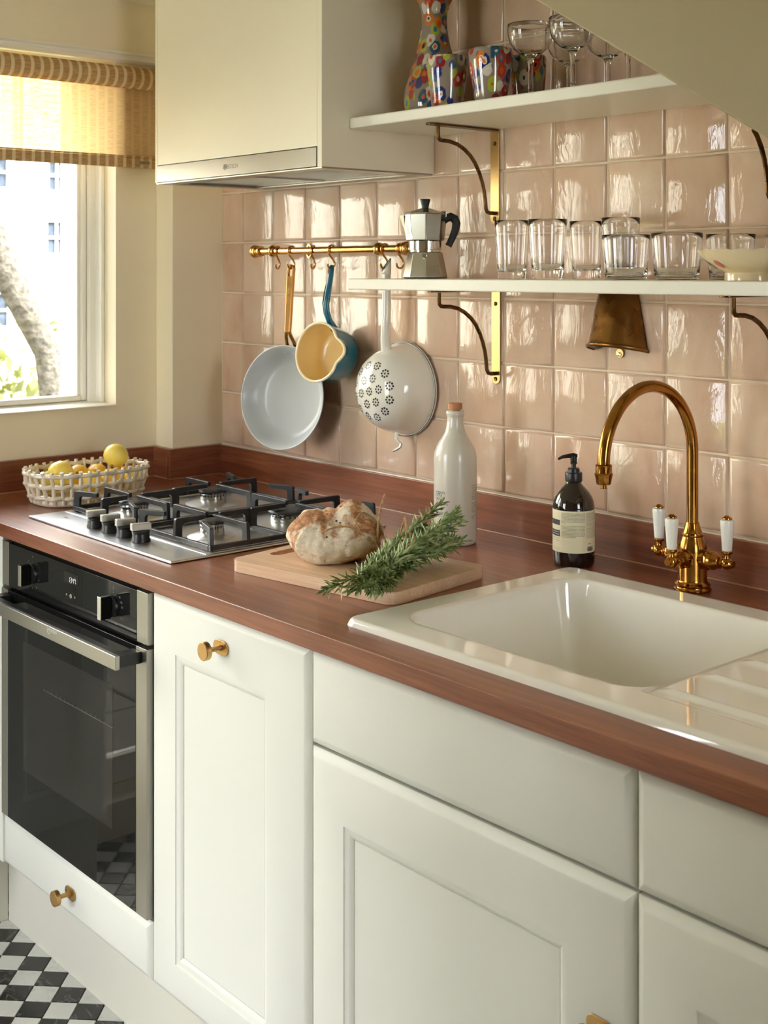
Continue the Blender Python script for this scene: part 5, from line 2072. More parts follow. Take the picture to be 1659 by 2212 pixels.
q = MB().tube([b0 - nd * 0.007 + Vector((0, 0, 0.0035)), b0 + Vector((0, 0, 0.0035)), b0 + nd * 0.010 + Vector((0, 0, 0.0025)), b0 + nd * 0.020 + Vector((0, 0, 0.0005)), b0 + nd * 0.0275 + Vector((0, 0, -0.0035))], [0.0035, 0.0060, 0.0050, 0.0040, 0.0028], 12, flat=(1, 0.75))
mk('nozzle', q, M['blackp'], parent=pmp)
AS = radians(-49.3)
q = MB()
n_ = 60
a0, a1 = AS - radians(140), AS + radians(120)
for z in (0.9315, 1.0050):
    for i in range(n_ + 1):
        a = a0 + (a1 - a0) * i / n_
        q.v.append((sc_[0] + 0.03735 * cos(a), sc_[1] + 0.03735 * sin(a), z))
for i in range(n_):
    q.f.append((i, i + 1, n_ + 2 + i, n_ + 1 + i))
    q.mi.append(0)
lb = mk('paper_label', q, M['label'], parent=sb, fixn=False)


def patch(aa, ab, z0, z1, mat, nm, par=lb, r=0.03747):
    q = MB()
    n = 16
    for z in (z0, z1):
        for i in range(n + 1):
            a = AS + radians(aa + (ab - aa) * i / n)
            q.v.append((sc_[0] + r * cos(a), sc_[1] + r * sin(a), z))
    for i in range(n):
        q.f.append((i, i + 1, n + 2 + i, n + 1 + i))
        q.mi.append(0)
    return mk(nm, q, mat, parent=par, fixn=False)


patch(-135, -40, 0.9790, 0.9882, M['ink'], 'label_band')
patch(-135, -40, 0.9592, 0.9700, M['ink'], 'label_band')
cyl_text('Aromatique Hand Wash', 0.0028, sc_, 0.0375, AS + radians(-92), 0.9670, M['whiteink'], lb, width=0.0325)
cyl_text('Zest of Orange', 0.0028, sc_, 0.0375, AS + radians(-80), 0.9630, M['whiteink'], lb, width=0.024)
cyl_text('a', 0.0050, sc_, 0.0375, AS + radians(-80), 0.9835, M['whiteink'], lb)
cyl_text('Nettoyant Mains', 0.0028, sc_, 0.0375, AS + radians(-88), 0.9560, M['greyink'], lb, width=0.030)
cyl_text("Zestes d'Orange", 0.0028, sc_, 0.0375, AS + radians(-80), 0.9520, M['greyink'], lb, width=0.025)
cyl_text('500 mL  16.9 fl oz', 0.0024, sc_, 0.0375, AS + radians(-84), 0.9365, M['greyink'], lb, width=0.028)
patch(-84, -40, 0.9392, 0.9394, M['greyink'], 'label_rule')
W1 = radians(66) * 0.0375
lines = ['Perfect for frequent use, a single pump of this', 'gel will gently and effectively cleanse your', 'hands without drying them out. Massage', 'a small amount into wet hands and rinse', 'thoroughly. Follow with a generous amount of', 'our Resurrection Aromatique Hand Balm to', 'leave your hands soft and protected throughout', '!the day.', '', 'Parfait pour une utilisation frequente, une', 'noisette de ce gel nettoie vos mains', 'efficacement et en douceur sans les dessecher.', 'Frottez vos mains mouillees avec une petite', 'quantite de gel et rincez avec soin. Combinez', 'en appliquant une genereuse quantite de notre', 'Baume Aromatique Resurrection pour les', 'Mains afin de les adoucir et de les proteger', '!tout au long de la journee.']
for k, s in enumerate(lines):
    if not s:
        continue
    wd = W1
    if s[0] == '!':
        s = s[1:]
        wd = W1 * min(1, len(s) / 44)
    cyl_text(s, 0.0024, sc_, 0.0375, AS + radians(-34.5), 1.0010 - k * 0.00243, M['ink'], lb, width=wd)
W2 = radians(46) * 0.0375
for k in range(26):
    if k in (9, 14):
        continue
    s = ['Water (Aqua), Sodium Laureth Sulfate,', 'Cocamidopropyl Betaine, Polysorbate 20', 'Glycerin, Citrus Aurantium Dulcis Oil', 'Phenoxyethanol, Lavandula Angustifolia'][k % 4]
    cyl_text(s, 0.0018, sc_, 0.0375, AS + radians(36), 1.0010 - k * 0.00172, M['greyink'] if k not in (0, 1, 10, 15) else M['ink'], lb, width=W2)
cyl_text('B500BT', 0.0022, sc_, 0.0375, AS + radians(43), 0.9475, M['ink'], lb)
q = MB()
rb_ = random.Random(4)
a = 39.0
while a < 62:
    w_ = rb_.choice([0.35, 0.6, 0.9])
    z0, z1 = 0.9345, 0.9425
    vs = []
    for aa in (a, a + w_):
        for z in (z0, z1):
            vs.append((sc_[0] + 0.0375 * cos(AS + radians(aa)), sc_[1] + 0.0375 * sin(AS + radians(aa)), z))
    q.add(vs, [(0, 2, 3, 1)])
    a += w_ + rb_.choice([0.35, 0.5, 0.8])
mk('barcode', q, M['ink'], parent=lb, smooth=False, fixn=False)

# ---- mixer tap
TX, TY = 1.6190, -0.1035
tp_ = thing('mixer_tap', 'polished brass swan-neck tap with three white porcelain levers', 'tap', (TX, TY, CW))
BR = metal('tap_brass', srgb(182, 128, 60), 0.13, patina=srgb(160, 110, 50), pv=22)
prof = [(0.0, 0.0), (0.0295, 0.0), (0.0305, 0.0015), (0.0305, 0.0040), (0.0280, 0.0060), (0.0278, 0.0075), (0.0292, 0.0090), (0.0292, 0.0110), (0.0262, 0.0135), (0.0243, 0.0150), (0.0236, 0.0180), (0.0236, 0.0640), (0.0225, 0.0720), (0.0200, 0.0800), (0.0178, 0.0860), (0.0172, 0.0885), (0.0178, 0.0892), (0.0182, 0.0915), (0.0176, 0.0940), (0.0160, 0.0945), (0.0150, 0.0970), (0.0125, 0.1040), (0.0112, 0.1100), (0.0108, 0.1110), (0.0, 0.1110)]
q = MB().lathe(prof, 48, (TX, TY, CW))
mk('tap_body', q, BR, parent=tp_, sharp=45)
pts = [(TX, TY, CW + 0.108), (TX, TY, 1.06), (TX, TY, 1.10)]
R = 0.1130
ZS = 1.1310
for i in range(33):
    a = pi * i / 32
    pts.append((TX, TY - R + R * cos(a), ZS + R * sin(a)))
pts.append((TX, TY - 2 * R, 1.1230))
q = MB().tube(pts, 0.0096, 28)
mk('spout', q, BR, parent=tp_)
q = MB().lathe([(0.0060, -0.0325), (0.0045, -0.0320), (0.0045, -0.0270), (0.0100, -0.0265), (0.0110, -0.0255), (0.0128, -0.0160), (0.0140, -0.0115), (0.0143, -0.0100), (0.0125, -0.0085), (0.0125, 0.0020), (0.0128, 0.0030), (0.0110, 0.0042), (0.0095, 0.0045)], 36, (TX, TY - 2 * R, 1.1280))
mk('spout_nozzle', q, BR, parent=tp_)
for (dx, dy, ln, nm) in [(1, 0, 0.066, 'r'), (-1, 0, 0.067, 'l'), (0, -1, 0.056, 'f')]:
    axn = {(1, 0): 'x', (-1, 0): '-x', (0, -1): '-y'}[(dx, dy)]
    az = CW + 0.0545
    q = MB().lathe([(0.0150, 0.010), (0.0148, ln - 0.038), (0.0165, ln - 0.036), (0.0168, ln - 0.034), (0.0150, ln - 0.0325), (0.0150, ln - 0.024), (0.0125, ln - 0.0190), (0.0100, ln - 0.0150), (0.0105, ln - 0.0138), (0.0105, ln - 0.0120), (0.0070, ln - 0.0105), (0.0062, ln - 0.008), (0.0, ln - 0.006)], 32, (TX, TY, az), axn)
    arm = mk('valve_arm', q, BR, parent=tp_, sharp=40)
    bxx, byy = TX + dx * ln, TY + dy * ln
    q = MB().sphere((bxx, byy, az), 0.0102, 24, 16)
    q.lathe([(0.0062, 0.008), (0.0062, 0.0112), (0.0056, 0.0122), (0.0, 0.0124)], 20, (bxx, byy, az), axn)
    q.lathe([(0.0060, 0.0070), (0.0048, 0.0115), (0.0050, 0.0140), (0.0082, 0.0160), (0.0092, 0.0178), (0.0090, 0.0196), (0.0074, 0.0205), (0.0, 0.0205)], 28, (bxx, byy, az))
    lv = mk('lever', q, BR, parent=tp_, sharp=50)
    q = MB().lathe([(0.0074, 0.0206), (0.0080, 0.0225), (0.0092, 0.0400), (0.0108, 0.0600), (0.0112, 0.0660), (0.0106, 0.0692), (0.0085, 0.0706), (0.0, 0.0706)], 32, (bxx, byy, az))
    mk('porcelain_grip', q, M['porc'], parent=lv)
    q = MB().lathe([(0.0078, 0.0707), (0.0084, 0.0716), (0.0082, 0.0728), (0.0050, 0.0748), (0.0030, 0.0765), (0.0, 0.0768)], 28, (bxx, byy, az))
    mk('lever_cap', q, BR, parent=lv)

# ---- chopping board
ba = radians(8.9)
be = Vector((cos(ba), sin(ba), 0))
bn_ = Vector((-sin(ba), cos(ba), 0))
bc = Vector((1.174, -0.4485, CW))
hw, hh_, br_ = 0.186, 0.1255, 0.022
outer = []
for (cx_, cy_, a0) in [(hw - br_, hh_ - br_, 0), (-hw + br_, hh_ - br_, 90), (-hw + br_, -hh_ + br_, 180), (hw - br_, -hh_ + br_, 270)]:
    for i in range(9):
        a = radians(a0 + 90 * i / 8)
        outer.append((cx_ + br_ * cos(a), cy_ + br_ * sin(a)))
scx, scy, shw, shl = -0.153, 0.005, 0.0125, 0.058
inner = []
for (cy_, a0) in [(scy + shl - shw, 0), (scy - shl + shw, 180)]:
    for i in range(9):
        a = radians(a0 + 180 * i / 8)
        inner.append((scx + shw * cos(a), cy_ + shw * sin(a)))
b = bmesh.new()
vo = [b.verts.new((p[0], p[1], 0)) for p in outer]
vi = [b.verts.new((p[0], p[1], 0)) for p in inner]
eo = [b.edges.new((vo[i], vo[(i + 1) % len(vo)])) for i in range(len(vo))]
ei = [b.edges.new((vi[i], vi[(i + 1) % len(vi)])) for i in range(len(vi))]
r = bmesh.ops.triangle_fill(b, use_beauty=True, edges=eo + ei)
fcs = [g_ for g_ in r['geom'] if isinstance(g_, bmesh.types.BMFace)]
r2 = bmesh.ops.extrude_face_region(b, geom=fcs)
for v in r2['geom']:
    if isinstance(v, bmesh.types.BMVert):
        v.co.z += 0.0200
b.verts.ensure_lookup_table()
b.verts.index_update()
q = MB().add([tuple(v.co) for v in b.verts], [tuple(v.index for v in f.verts) for f in b.faces])
b.free()
bd_ = mk('chopping_board', q, M['board'], bevel=0.005, seg=4, origin=(0, 0, 0), sharp=60)
bd_.location = bc
bd_.rotation_euler = (0, 0, ba)
tag(bd_, 'pale beech chopping board with slot handle under bread and rosemary', 'chopping board')
BT = CW + 0.0204

# ---- bread
RV = Vector((0.6545, 0.756, 0))
FV = Vector((-0.756, 0.6545, 0))
bcen = Vector((1.130, -0.462, BT))


def blob(c, s, rot=0.0, n=28, m_=20, seed=0, amp=0.05, freq=2.2):
    q = MB()
    q.sphere((0, 0, 0), 1.0, n, m_)
    Mr = Matrix.Rotation(rot, 3, 'Z')
    out = []
    for v in q.v:
        vv = Vector(v)
        k = 1 + amp * mnoise.noise(vv * freq + Vector((seed, 0, 0)))
        p = Mr @ Vector((vv.x * s[0] * k, vv.y * s[1] * k, vv.z * s[2] * k))
        out.append((p.x + c[0], p.y + c[1], max(p.z + c[2], BT + 0.0006)))
    q.v = out
    return q


q = MB()
camR = atan2(RV.y, RV.x)


def bp(r_, f_, z_):
    p = bcen + RV * r_ + FV * f_
    return (p.x, p.y, BT + z_)


for (r_, f_, z_, s_, ro, sd) in [(-0.036, 0.008, 0.040, (0.040, 0.058, 0.043), 0.25, 1), (0.030, 0.016, 0.048, (0.040, 0.050, 0.050), -0.2, 2), (-0.010, -0.034, 0.030, (0.056, 0.034, 0.034), 0.1, 3), (0.020, -0.012, 0.040, (0.055, 0.030, 0.034), -0.35, 6), (0.050, -0.006, 0.030, (0.028, 0.042, 0.034), 0.3, 4), (0.0, 0.0, 0.020, (0.070, 0.056, 0.024), 0.0, 5),
                                    (-0.004, 0.012, 0.046, (0.034, 0.046, 0.040), 0.0, 7), (-0.014, -0.058, 0.030, (0.020, 0.014, 0.019), 0.0, 8), (0.004, -0.050, 0.036, (0.018, 0.016, 0.016), 0.5, 9)]:
    k = blob(bp(r_, f_, z_), s_, camR + ro, seed=sd, amp=0.10)
    q.add(k.v, k.f)
for (pp, rr2) in [([(-0.012, -0.052, 0.030), (-0.042, -0.036, 0.034), (-0.054, 0.0, 0.042), (-0.040, 0.028, 0.054), (-0.018, 0.022, 0.060)], [0.024, 0.029, 0.031, 0.029, 0.022]),
                  ([(-0.008, -0.050, 0.032), (0.020, -0.044, 0.036), (0.046, -0.026, 0.040), (0.054, 0.008, 0.046), (0.036, 0.028, 0.060), (0.012, 0.012, 0.066)], [0.022, 0.027, 0.030, 0.033, 0.031, 0.024])]:
    q.tube([bp(*p_) for p_ in pp], rr2, 20)
q.v = [(v[0], v[1], max(v[2], BT + 0.0006)) for v in q.v]
brd = mk('bread_loaf', q, M['bread'], origin=(bcen.x, bcen.y, BT), sharp=180, fixn=True)
tag(brd, 'small floured knotted bread loaf tied with string on the board', 'bread')
md = brd.modifiers.new('remesh', 'REMESH')
md.mode = 'VOXEL'
md.voxel_size = 0.0019
md.use_smooth_shade = True
md = brd.modifiers.new('smooth', 'SMOOTH')
md.factor = 0.5
md.iterations = 5
tx = bpy.data.textures.new('crust_relief', 'CLOUDS')
tx.noise_scale = 0.016
tx.noise_depth = 4
md = brd.modifiers.new('relief', 'DISPLACE')
md.texture = tx
md.strength = 0.0065
md.mid_level = 0.5


def string(pts, par, nm='string', r=0.00125):
    q = MB()
    # smooth with catmull
    P_ = [Vector(p) for p in pts]
    S = []
    for i in range(len(P_) - 1):
        p0, p1, p2, p3 = P_[max(i - 1, 0)], P_[i], P_[i + 1], P_[min(i + 2, len(P_) - 1)]
        for k in range(10):
            t_ = k / 10
            S.append(0.5 * ((2 * p1) + (-p0 + p2) * t_ + (2 * p0 - 5 * p1 + 4 * p2 - p3) * t_ ** 2 + (-p0 + 3 * p1 - 3 * p2 + p3) * t_ ** 3))
    S.append(P_[-1])
    # two twisted strands
    for ph in (0, pi):
        out = []
        L_ = 0
        for i, p in enumerate(S):
            t_ = (S[min(i + 1, len(S) - 1)] - S[max(i - 1, 0)]).normalized()
            if i:
                L_ += (S[i] - S[i - 1]).length
            a = t_.cross(Vector((0.3, 0.2, 0.9))).normalized()
            b2 = t_.cross(a)
            th = L_ / 0.0035 * 2 * pi * 0.5 + ph
            out.append(p + a * (r * 0.75 * cos(th)) + b2 * (r * 0.75 * sin(th)))
        q.tube(out, r, 6)
    return mk(nm, q, M['string'], parent=par)


string([bp(-0.020, -0.066, 0.058), bp(0.000, -0.058, 0.066), bp(0.025, -0.052, 0.066), bp(0.046, -0.050, 0.056), bp(0.068, -0.046, 0.040), bp(0.078, -0.040, 0.028)], brd)
string([bp(0.078, -0.040, 0.028), bp(0.052, -0.052, 0.050), bp(0.038, -0.050, 0.074), bp(0.048, -0.034, 0.086), bp(0.062, -0.020, 0.078), bp(0.078, -0.010, 0.060), bp(0.088, -0.020, 0.034)], brd)
string([bp(0.074, -0.038, 0.032), bp(0.076, -0.040, 0.070), bp(0.080, -0.036, 0.096), bp(0.088, -0.030, 0.118)], brd, r=0.0015)

# ---- rosemary bundle
rA = Vector((1.362, -0.622, BT + 0.016))
rB = Vector((1.236, -0.278, BT + 0.038))
rs = thing('rosemary_bunch', 'bunch of fresh green rosemary tied with string across the board corner', 'herbs', ((rA.x + rB.x) / 2, (rA.y + rB.y) / 2, BT))
rr_ = random.Random(21)
ax = (rB - rA).normalized()
side = ax.cross(Vector((0, 0, 1))).normalized()
for k in range(22):
    rev = (k % 3 == 0)
    s0 = rr_.uniform(-0.012, 0.012)
    s1 = rr_.uniform(-0.066, 0.066)
    h0 = rr_.uniform(0.004, 0.020)
    h1 = rr_.uniform(-0.004, 0.066)
    tlen = rr_.uniform(0.80, 1.06)
    if rev:
        p0 = rA.lerp(rB, 0.62) + side * s0 + Vector((0, 0, h0 - 0.008))
        p2 = rA + side * s1 * 0.62 + Vector((0, 0, rr_.uniform(-0.006, 0.006))) - ax * rr_.uniform(-0.06, 0.012)
    else:
        p0 = rA.lerp(rB, rr_.uniform(0.02, 0.22)) + side * s0 + Vector((0, 0, h0 - 0.008))
        p2 = rA.lerp(rB, tlen) + side * s1 * 0.75 + Vector((0, 0, h1 - 0.015))
    p1 = (p0 + p2) / 2 + side * (s0 * 0.5) + Vector((0, 0, rr_.uniform(-0.004, 0.012)))
    pts = []
    for i in range(13):
        t_ = i / 12
        pts.append(p0 * (1 - t_) ** 2 + p1 * 2 * t_ * (1 - t_) + p2 * t_ ** 2)
    q = MB().tube(pts, [0.0016 - 0.0009 * i / 12 for i in range(13)], 6)
    sp_ = mk('sprig', q, M['stem'], parent=rs)
    q = MB()
    nl = 104
    for i in range(nl):
        t_ = 0.10 + 0.90 * (i + rr_.random()) / nl
        p = p0 * (1 - t_) ** 2 + p1 * 2 * t_ * (1 - t_) + p2 * t_ ** 2
        d_ = ((p1 - p0) * 2 * (1 - t_) + (p2 - p1) * 2 * t_).normalized()
        u_ = d_.cross(Vector((0, 0, 1))).normalized()
        v_ = u_.cross(d_)
        ph = i * 2.4 + rr_.uniform(-.3, .3)
        rad = u_ * cos(ph) + v_ * sin(ph)
        op = radians(rr_.uniform(22, 58)) * (1 - 0.35 * max(0, t_ - 0.8) / 0.2)
        ld = d_ * cos(op) + rad * sin(op)
        ll = rr_.uniform(0.020, 0.034) * (1 - 0.35 * max(0, t_ - 0.85) / 0.15)
        wv = ld.cross(rad)
        if wv.length < 1e-3:
            continue
        wv.normalize()
        nn = wv.cross(ld)
        ww = 0.0018
        bend = nn * (rr_.uniform(-1, 1) * 0.003)
        a_, m1, m2, e_ = p, p + ld * ll * 0.35 + bend * 0.5, p + ld * ll * 0.75 + bend, p + ld * ll + bend * 0.6
        vs = [a_, m1 - wv * ww, m1 + nn * 0.0005, m1 + wv * ww, m2 - wv * ww * 0.85, m2 + nn * 0.0005, m2 + wv * ww * 0.85, e_]
        if min(v.z for v in vs) < CW + 0.001:
            continue
        q.add(vs, [(0, 1, 2), (0, 2, 3), (1, 4, 5, 2), (2, 5, 6, 3), (4, 7, 5), (5, 7, 6)])
    mk('leaves', q, M['leaf'], parent=sp_, smooth=False, fixn=False, kind='stuff')
kc = rA.lerp(rB, 0.52) + Vector((0, 0, 0.012))
ringp = [kc + side * (0.019 * cos(a)) + Vector((0, 0, 0.019 * sin(a))) for a in [2 * pi * i / 10 for i in range(11)]]
string(ringp, rs)
string([kc + Vector((0, 0, 0.019)), kc + Vector((0.012, -0.01, 0.034)), kc + Vector((0.02, 0.0, 0.024)), kc + Vector((0.022, -0.018, 0.012))], rs)
string([kc + Vector((0, 0, 0.019)), kc + Vector((-0.014, 0.01, 0.050)), kc + Vector((-0.022, 0.012, 0.040)), kc + Vector((-0.02, 0.0, 0.018))], rs)

# ---- basket of lemons
bcx, bcy = 0.212, -0.455
bk = thing('ceramic_basket', 'oval cream woven ceramic basket of lemons by the window', 'basket', (bcx, bcy, CW))
def oval(a, hx_, hy_):
    # superellipse
    c_, s_ = cos(a), sin(a)
    e = 2 / 2.7
    return (hx_ * abs(c_) ** e * (1 if c_ > 0 else -1), hy_ * abs(s_) ** e * (1 if s_ > 0 else -1))


def bspan(z):
    k = (z - CW) / 0.080
    return 0.080 + 0.015 * k ** 0.8, 0.122 + 0.019 * k ** 0.8


# arc-length table for even posts
tabs = []
NPOST = 36
tt = [2 * pi * i / 2000 for i in range(2001)]
acc = [0]
for a, b_ in zip(tt[:-1], tt[1:]):
    p, q_ = oval(a, 0.09, 0.155), oval(b_, 0.09, 0.155)
    acc.append(acc[-1] + sqrt((p[0] - q_[0]) ** 2 + (p[1] - q_[1]) ** 2))


def ang_at(f):
    tgt = (f % 1.0) * acc[-1]
    lo, hi = 0, 2000
    while hi - lo > 1:
        m_ = (lo + hi) // 2
        if acc[m_] < tgt:
            lo = m_
        else:
            hi = m_
    return tt[lo]


q = MB()
n_ = 80
vs = []
for (k, z) in [(1.0, 0.0), (1.0, 0.0055), (0.96, 0.0065)]:
    for i in range(n_):
        p = oval(2 * pi * i / n_, 0.076 * k, 0.118 * k)
        vs.append((bcx + p[0], bcy + p[1], CW + z))
q.add(vs, [tuple(reversed(range(n_))), tuple(range(2 * n_, 3 * n_))] + [(r_ * n_ + i, r_ * n_ + (i + 1) % n_, (r_ + 1) * n_ + (i + 1) % n_, (r_ + 1) * n_ + i) for r_ in range(2) for i in range(n_)])
mk('basket_base', q, M['cream_cer'], parent=bk)
q = MB().tube([(bcx + oval(ang_at(i / 100), 0.0775, 0.1195)[0], bcy + oval(ang_at(i / 100), 0.0775, 0.1195)[1], CW + 0.0065) for i in range(100)], 0.0062, 10, closed=True)
mk('basket_ring', q, M['cream_cer'], parent=bk)
for li, z in enumerate((0.020, 0.046, 0.070)):
    pts = []
    n = 160
    for i in range(n):
        f = i / n
        a = ang_at(f)
        sx_, sy_ = bspan(CW + z)
        off = 0.0030 * cos(2 * pi * f * NPOST / 2 + li * pi) * 1.0
        p = oval(a, sx_ + off, sy_ + off)
        pts.append((bcx + p[0], bcy + p[1], CW + z + 0.0009 * sin(2 * pi * f * NPOST * 0.5 + li)))
    q = MB().tube(pts, [0.0052 + 0.0003 * mnoise.noise(Vector((i * 0.2, li * 9, 0))) for i in range(n)], 10, closed=True)
    mk('basket_ring', q, M['cream_cer'], parent=bk)
for i in range(NPOST):
    f = i / NPOST
    a = ang_at(f)
    pts = []
    for z, w_ in [(0.006, 0), (0.020, -1), (0.033, 0), (0.046, 1), (0.058, 0), (0.070, -1), (0.0795, 0)]:
        sx_, sy_ = bspan(CW + z)
        sgn = 1 if i % 2 else -1
        off = 0.0022 * w_ * sgn - 0.0005
        p = oval(a, sx_ + off, sy_ + off)
        pts.append((bcx + p[0], bcy + p[1], CW + z))
    q = MB().tube(pts, [0.0046] * 6 + [0.0043], 10)
    mk('basket_post', q, M['cream_cer'], parent=bk)

lem = [  # x, y, z, r, pinned
    (0.185, -0.515, CW + 0.064, 0.0305), (0.170, -0.362, CW + 0.0885, 0.0295),
    (0.165, -0.455, CW + 0.050, 0.0265), (0.212, -0.448, CW + 0.040, 0.026), (0.140, -0.395, CW + 0.045, 0.026), (0.205, -0.392, CW + 0.040, 0.026), (0.165, -0.322, CW + 0.048, 0.0265),
    (0.125, -0.505, CW + 0.038, 0.026), (0.215, -0.335, CW + 0.038, 0.026)]
Pl = [Vector(l[:3]) + Vector((0.042, -0.018 if i_ else -0.012, 0.004)) for i_, l in enumerate(lem)]
for it in range(200):
    for i in range(len(Pl)):
        for j in range(i + 1, len(Pl)):
            d_ = Pl[j] - Pl[i]
            need = (lem[i][3] + lem[j][3]) * 0.985
            if d_.length < need:
                push = d_.normalized() * (need - d_.length) * 0.5
                wi = 0.05 if i < 2 else 1.0
                wj = 0.05 if j < 2 else 1.0
                Pl[i] -= push * 2 * wi / (wi + wj)
                Pl[j] += push * 2 * wj / (wi + wj)
    for i in range(len(Pl)):
        r_ = lem[i][3]
        Pl[i].z = max(Pl[i].z, CW + 0.007 + r_)
        Pl[i].x = min(max(Pl[i].x, bcx - 0.078 + r_ + 0.004), bcx + 0.078 - r_ - 0.002)
        Pl[i].y = min(max(Pl[i].y, bcy - 0.120 + r_ + 0.004), bcy + 0.120 - r_ - 0.002)


def lemon_mesh(r):
    prof = [(0.0, -1.16), (0.10, -1.13), (0.16, -1.06), (0.30, -0.97), (0.52, -0.84), (0.76, -0.62), (0.93, -0.32), (0.985, 0.0), (0.94, 0.30), (0.78, 0.60), (0.54, 0.83), (0.30, 0.98), (0.15, 1.06), (0.0, 1.08)]
    return MB().lathe([(a * r, b_ * r * 0.90) for a, b_ in prof], 28)


LL = ['big pale lemon standing out of the basket at its left end', 'topmost round lemon crowning the right half of the pile', 'orange-yellow lemon in the middle of the basket behind another', 'lemon low behind the front weave in the basket centre', 'lemon at the back of the basket beneath the topmost one', 'lemon at the front of the basket beneath the topmost one', 'lemon at the back right end of the basket', 'lemon low at the back of the left end of the basket', 'deep yellow lemon low at the front right end of the basket']
rr_ = random.Random(8)
for i, p in enumerate(Pl):
    r_ = lem[i][3]
    q = lemon_mesh(r_)
    o = mk('lemon', q, M['lemon'], origin=(0, 0, 0), sharp=180)
    o.location = p
    o.rotation_euler = [(radians(150), 0.2, 0.4), (radians(35), radians(150), 0)][i] if i < 2 else (rr_.uniform(0.8, 2.2), rr_.uniform(-.5, .5), rr_.uniform(0, 6.28))
    tag(o, LL[i], 'lemon', 'lemons in the ceramic basket')
    q = MB().lathe([(0.0035, 0), (0.0038, 0.0008), (0.0015, 0.0018), (0, 0.0015)], 8, (0, 0, r_ * 0.955))
    mk('stem_scar', q, M['lemontip'], parent=o, W=False)

# ============================================================ LOWER SHELF
S1 = 1.4117
# moka pot
mx, my = 0.9899, -0.118
mo = thing('moka_pot', 'octagonal aluminium stovetop coffee pot with black handle on lower shelf', 'coffee pot', (mx, my, S1))
ha = radians(46)
of = radians(4)


def octo(prof, mat, nm, par, n=8, bev=0.0016, rot=of):
    q = MB().lathe(prof, n)
    q.xf(Matrix.Translation((mx, my, S1)) @ Matrix.Rotation(rot, 4, 'Z'))
    return mk(nm, q, mat, parent=par, sharp=25, bevel=bev)


octo([(0.0405, 0.0), (0.0450, 0.0025), (0.0355, 0.0500), (0.0335, 0.0530), (0.0, 0.0530)], M['alu'], 'boiler', mo)
q = MB().lathe([(0.0320, 0.0531), (0.0320, 0.0570), (0.0345, 0.0580), (0.0345, 0.0600), (0.0335, 0.0605), (0.0335, 0.0745), (0.0, 0.0745)], 48, (mx, my, S1))
mk('screw_band', q, M['chrome'], parent=mo)
up_ = octo([(0.0340, 0.0746), (0.0385, 0.0765), (0.0445, 0.1270), (0.0450, 0.1285), (0.0, 0.1285)], M['alu'], 'upper_chamber', mo)
octo([(0.0445, 0.1287), (0.0440, 0.1305), (0.0100, 0.1405), (0.0, 0.1405)], M['alu'], 'lid', mo, bev=0.0008)
q = MB().lathe([(0.0078, 0.1340), (0.0070, 0.1430), (0.0085, 0.1500), (0.0108, 0.1578), (0.0100, 0.1592), (0.0, 0.1594)], 12, (mx, my, S1))
mk('lid_knob', q, M['blacksoft'], parent=mo, bevel=0.0005)
hr_ = Vector((cos(ha), sin(ha), 0))
hpts = [(0.0340, 0.1120), (0.0411, 0.1195), (0.0505, 0.1235), (0.0590, 0.1190), (0.0625, 0.1100), (0.0600, 0.0960), (0.0545, 0.0820), (0.0487, 0.0700), (0.0460, 0.0650)]
q = MB().tube([Vector((mx, my, S1 + z)) + hr_ * x for x, z in hpts], [0.0065, 0.0080, 0.0092, 0.0092, 0.0086, 0.0078, 0.0072, 0.0066, 0.0072], 14, flat=(0.8, 1))
mk('handle', q, M['blacksoft'], parent=mo)
q = MB()
c0_ = Vector((mx, my, S1 + 0.127)) + hr_ * 0.037
q.box(-0.006, 0.006, -0.006, 0.006, -0.006, 0.008)
q.xf(Matrix.Translation(c0_) @ Matrix.Rotation(ha, 4, 'Z'))
mk('hinge', q, M['chrome'], parent=mo, bevel=0.0015)
q = MB()
c0_ = Vector((mx, my, S1 + 0.112)) - hr_ * 0.043
q.xf(Matrix.Identity(4))
q.add([c0_ + Vector((0, 0, 0.014)), c0_ - hr_ * 0.009 + Vector((0, 0, 0.0145)), c0_ + hr_.cross(Vector((0, 0, 1))) * 0.010 + Vector((0, 0, 0.014)), c0_ - hr_.cross(Vector((0, 0, 1))) * 0.010 + Vector((0, 0, 0.014)), c0_ - Vector((0, 0, 0.02)) + hr_ * 0.003], [(1, 2, 4), (1, 4, 3), (0, 3, 4), (0, 4, 2), (0, 2, 1), (0, 1, 3)])
mk('spout', q, M['alu'], parent=mo, sharp=30)
va = radians(-44)
vc = Vector((mx + 0.0360 * cos(va), my + 0.0360 * sin(va), S1 + 0.0455))
q = MB().lathe([(0.0062, -0.003), (0.0062, 0.0020), (0.0035, 0.0025), (0.0033, 0.0055), (0.0, 0.0058)], 6)
q.xf(Matrix.Translation(vc) @ Matrix.Rotation(va, 4, 'Z') @ Matrix.Rotation(pi / 2, 4, 'Y'))
mk('safety_valve', q, M['chrome'], parent=mo, sharp=30)
# vertical maker lettering on the left facet
fa_ = radians(of / pi * 180) - radians(112.5)
fn = Vector((cos(fa_), sin(fa_), 0))
fu = Vector((-fn.y, fn.x, 0))
tilt = (0.0445 - 0.0385) * cos(pi / 8) / 0.0505
q = text_mb('MOKA EXPRESS', 0.0062, 0.0)
q2 = text_mb('BIALETTI', 0.0055, 0.0)
q.add([(v[0] - 0.002, v[1] - 0.0065, v[2]) for v in q2.v], q2.f)
out = []
for v in q.v:
    z = 0.102 + v[0]
    rad = 0.0385 * cos(pi / 8) + (z - 0.0765) * tilt + 0.0005
    p = Vector((mx, my, S1 + z)) + fn * rad + fu * (-v[1] - 0.003)
    out.append(tuple(p))
q.v = out
mk('maker_lettering', q, M['ink'], parent=up_, smooth=False, fixn=False)


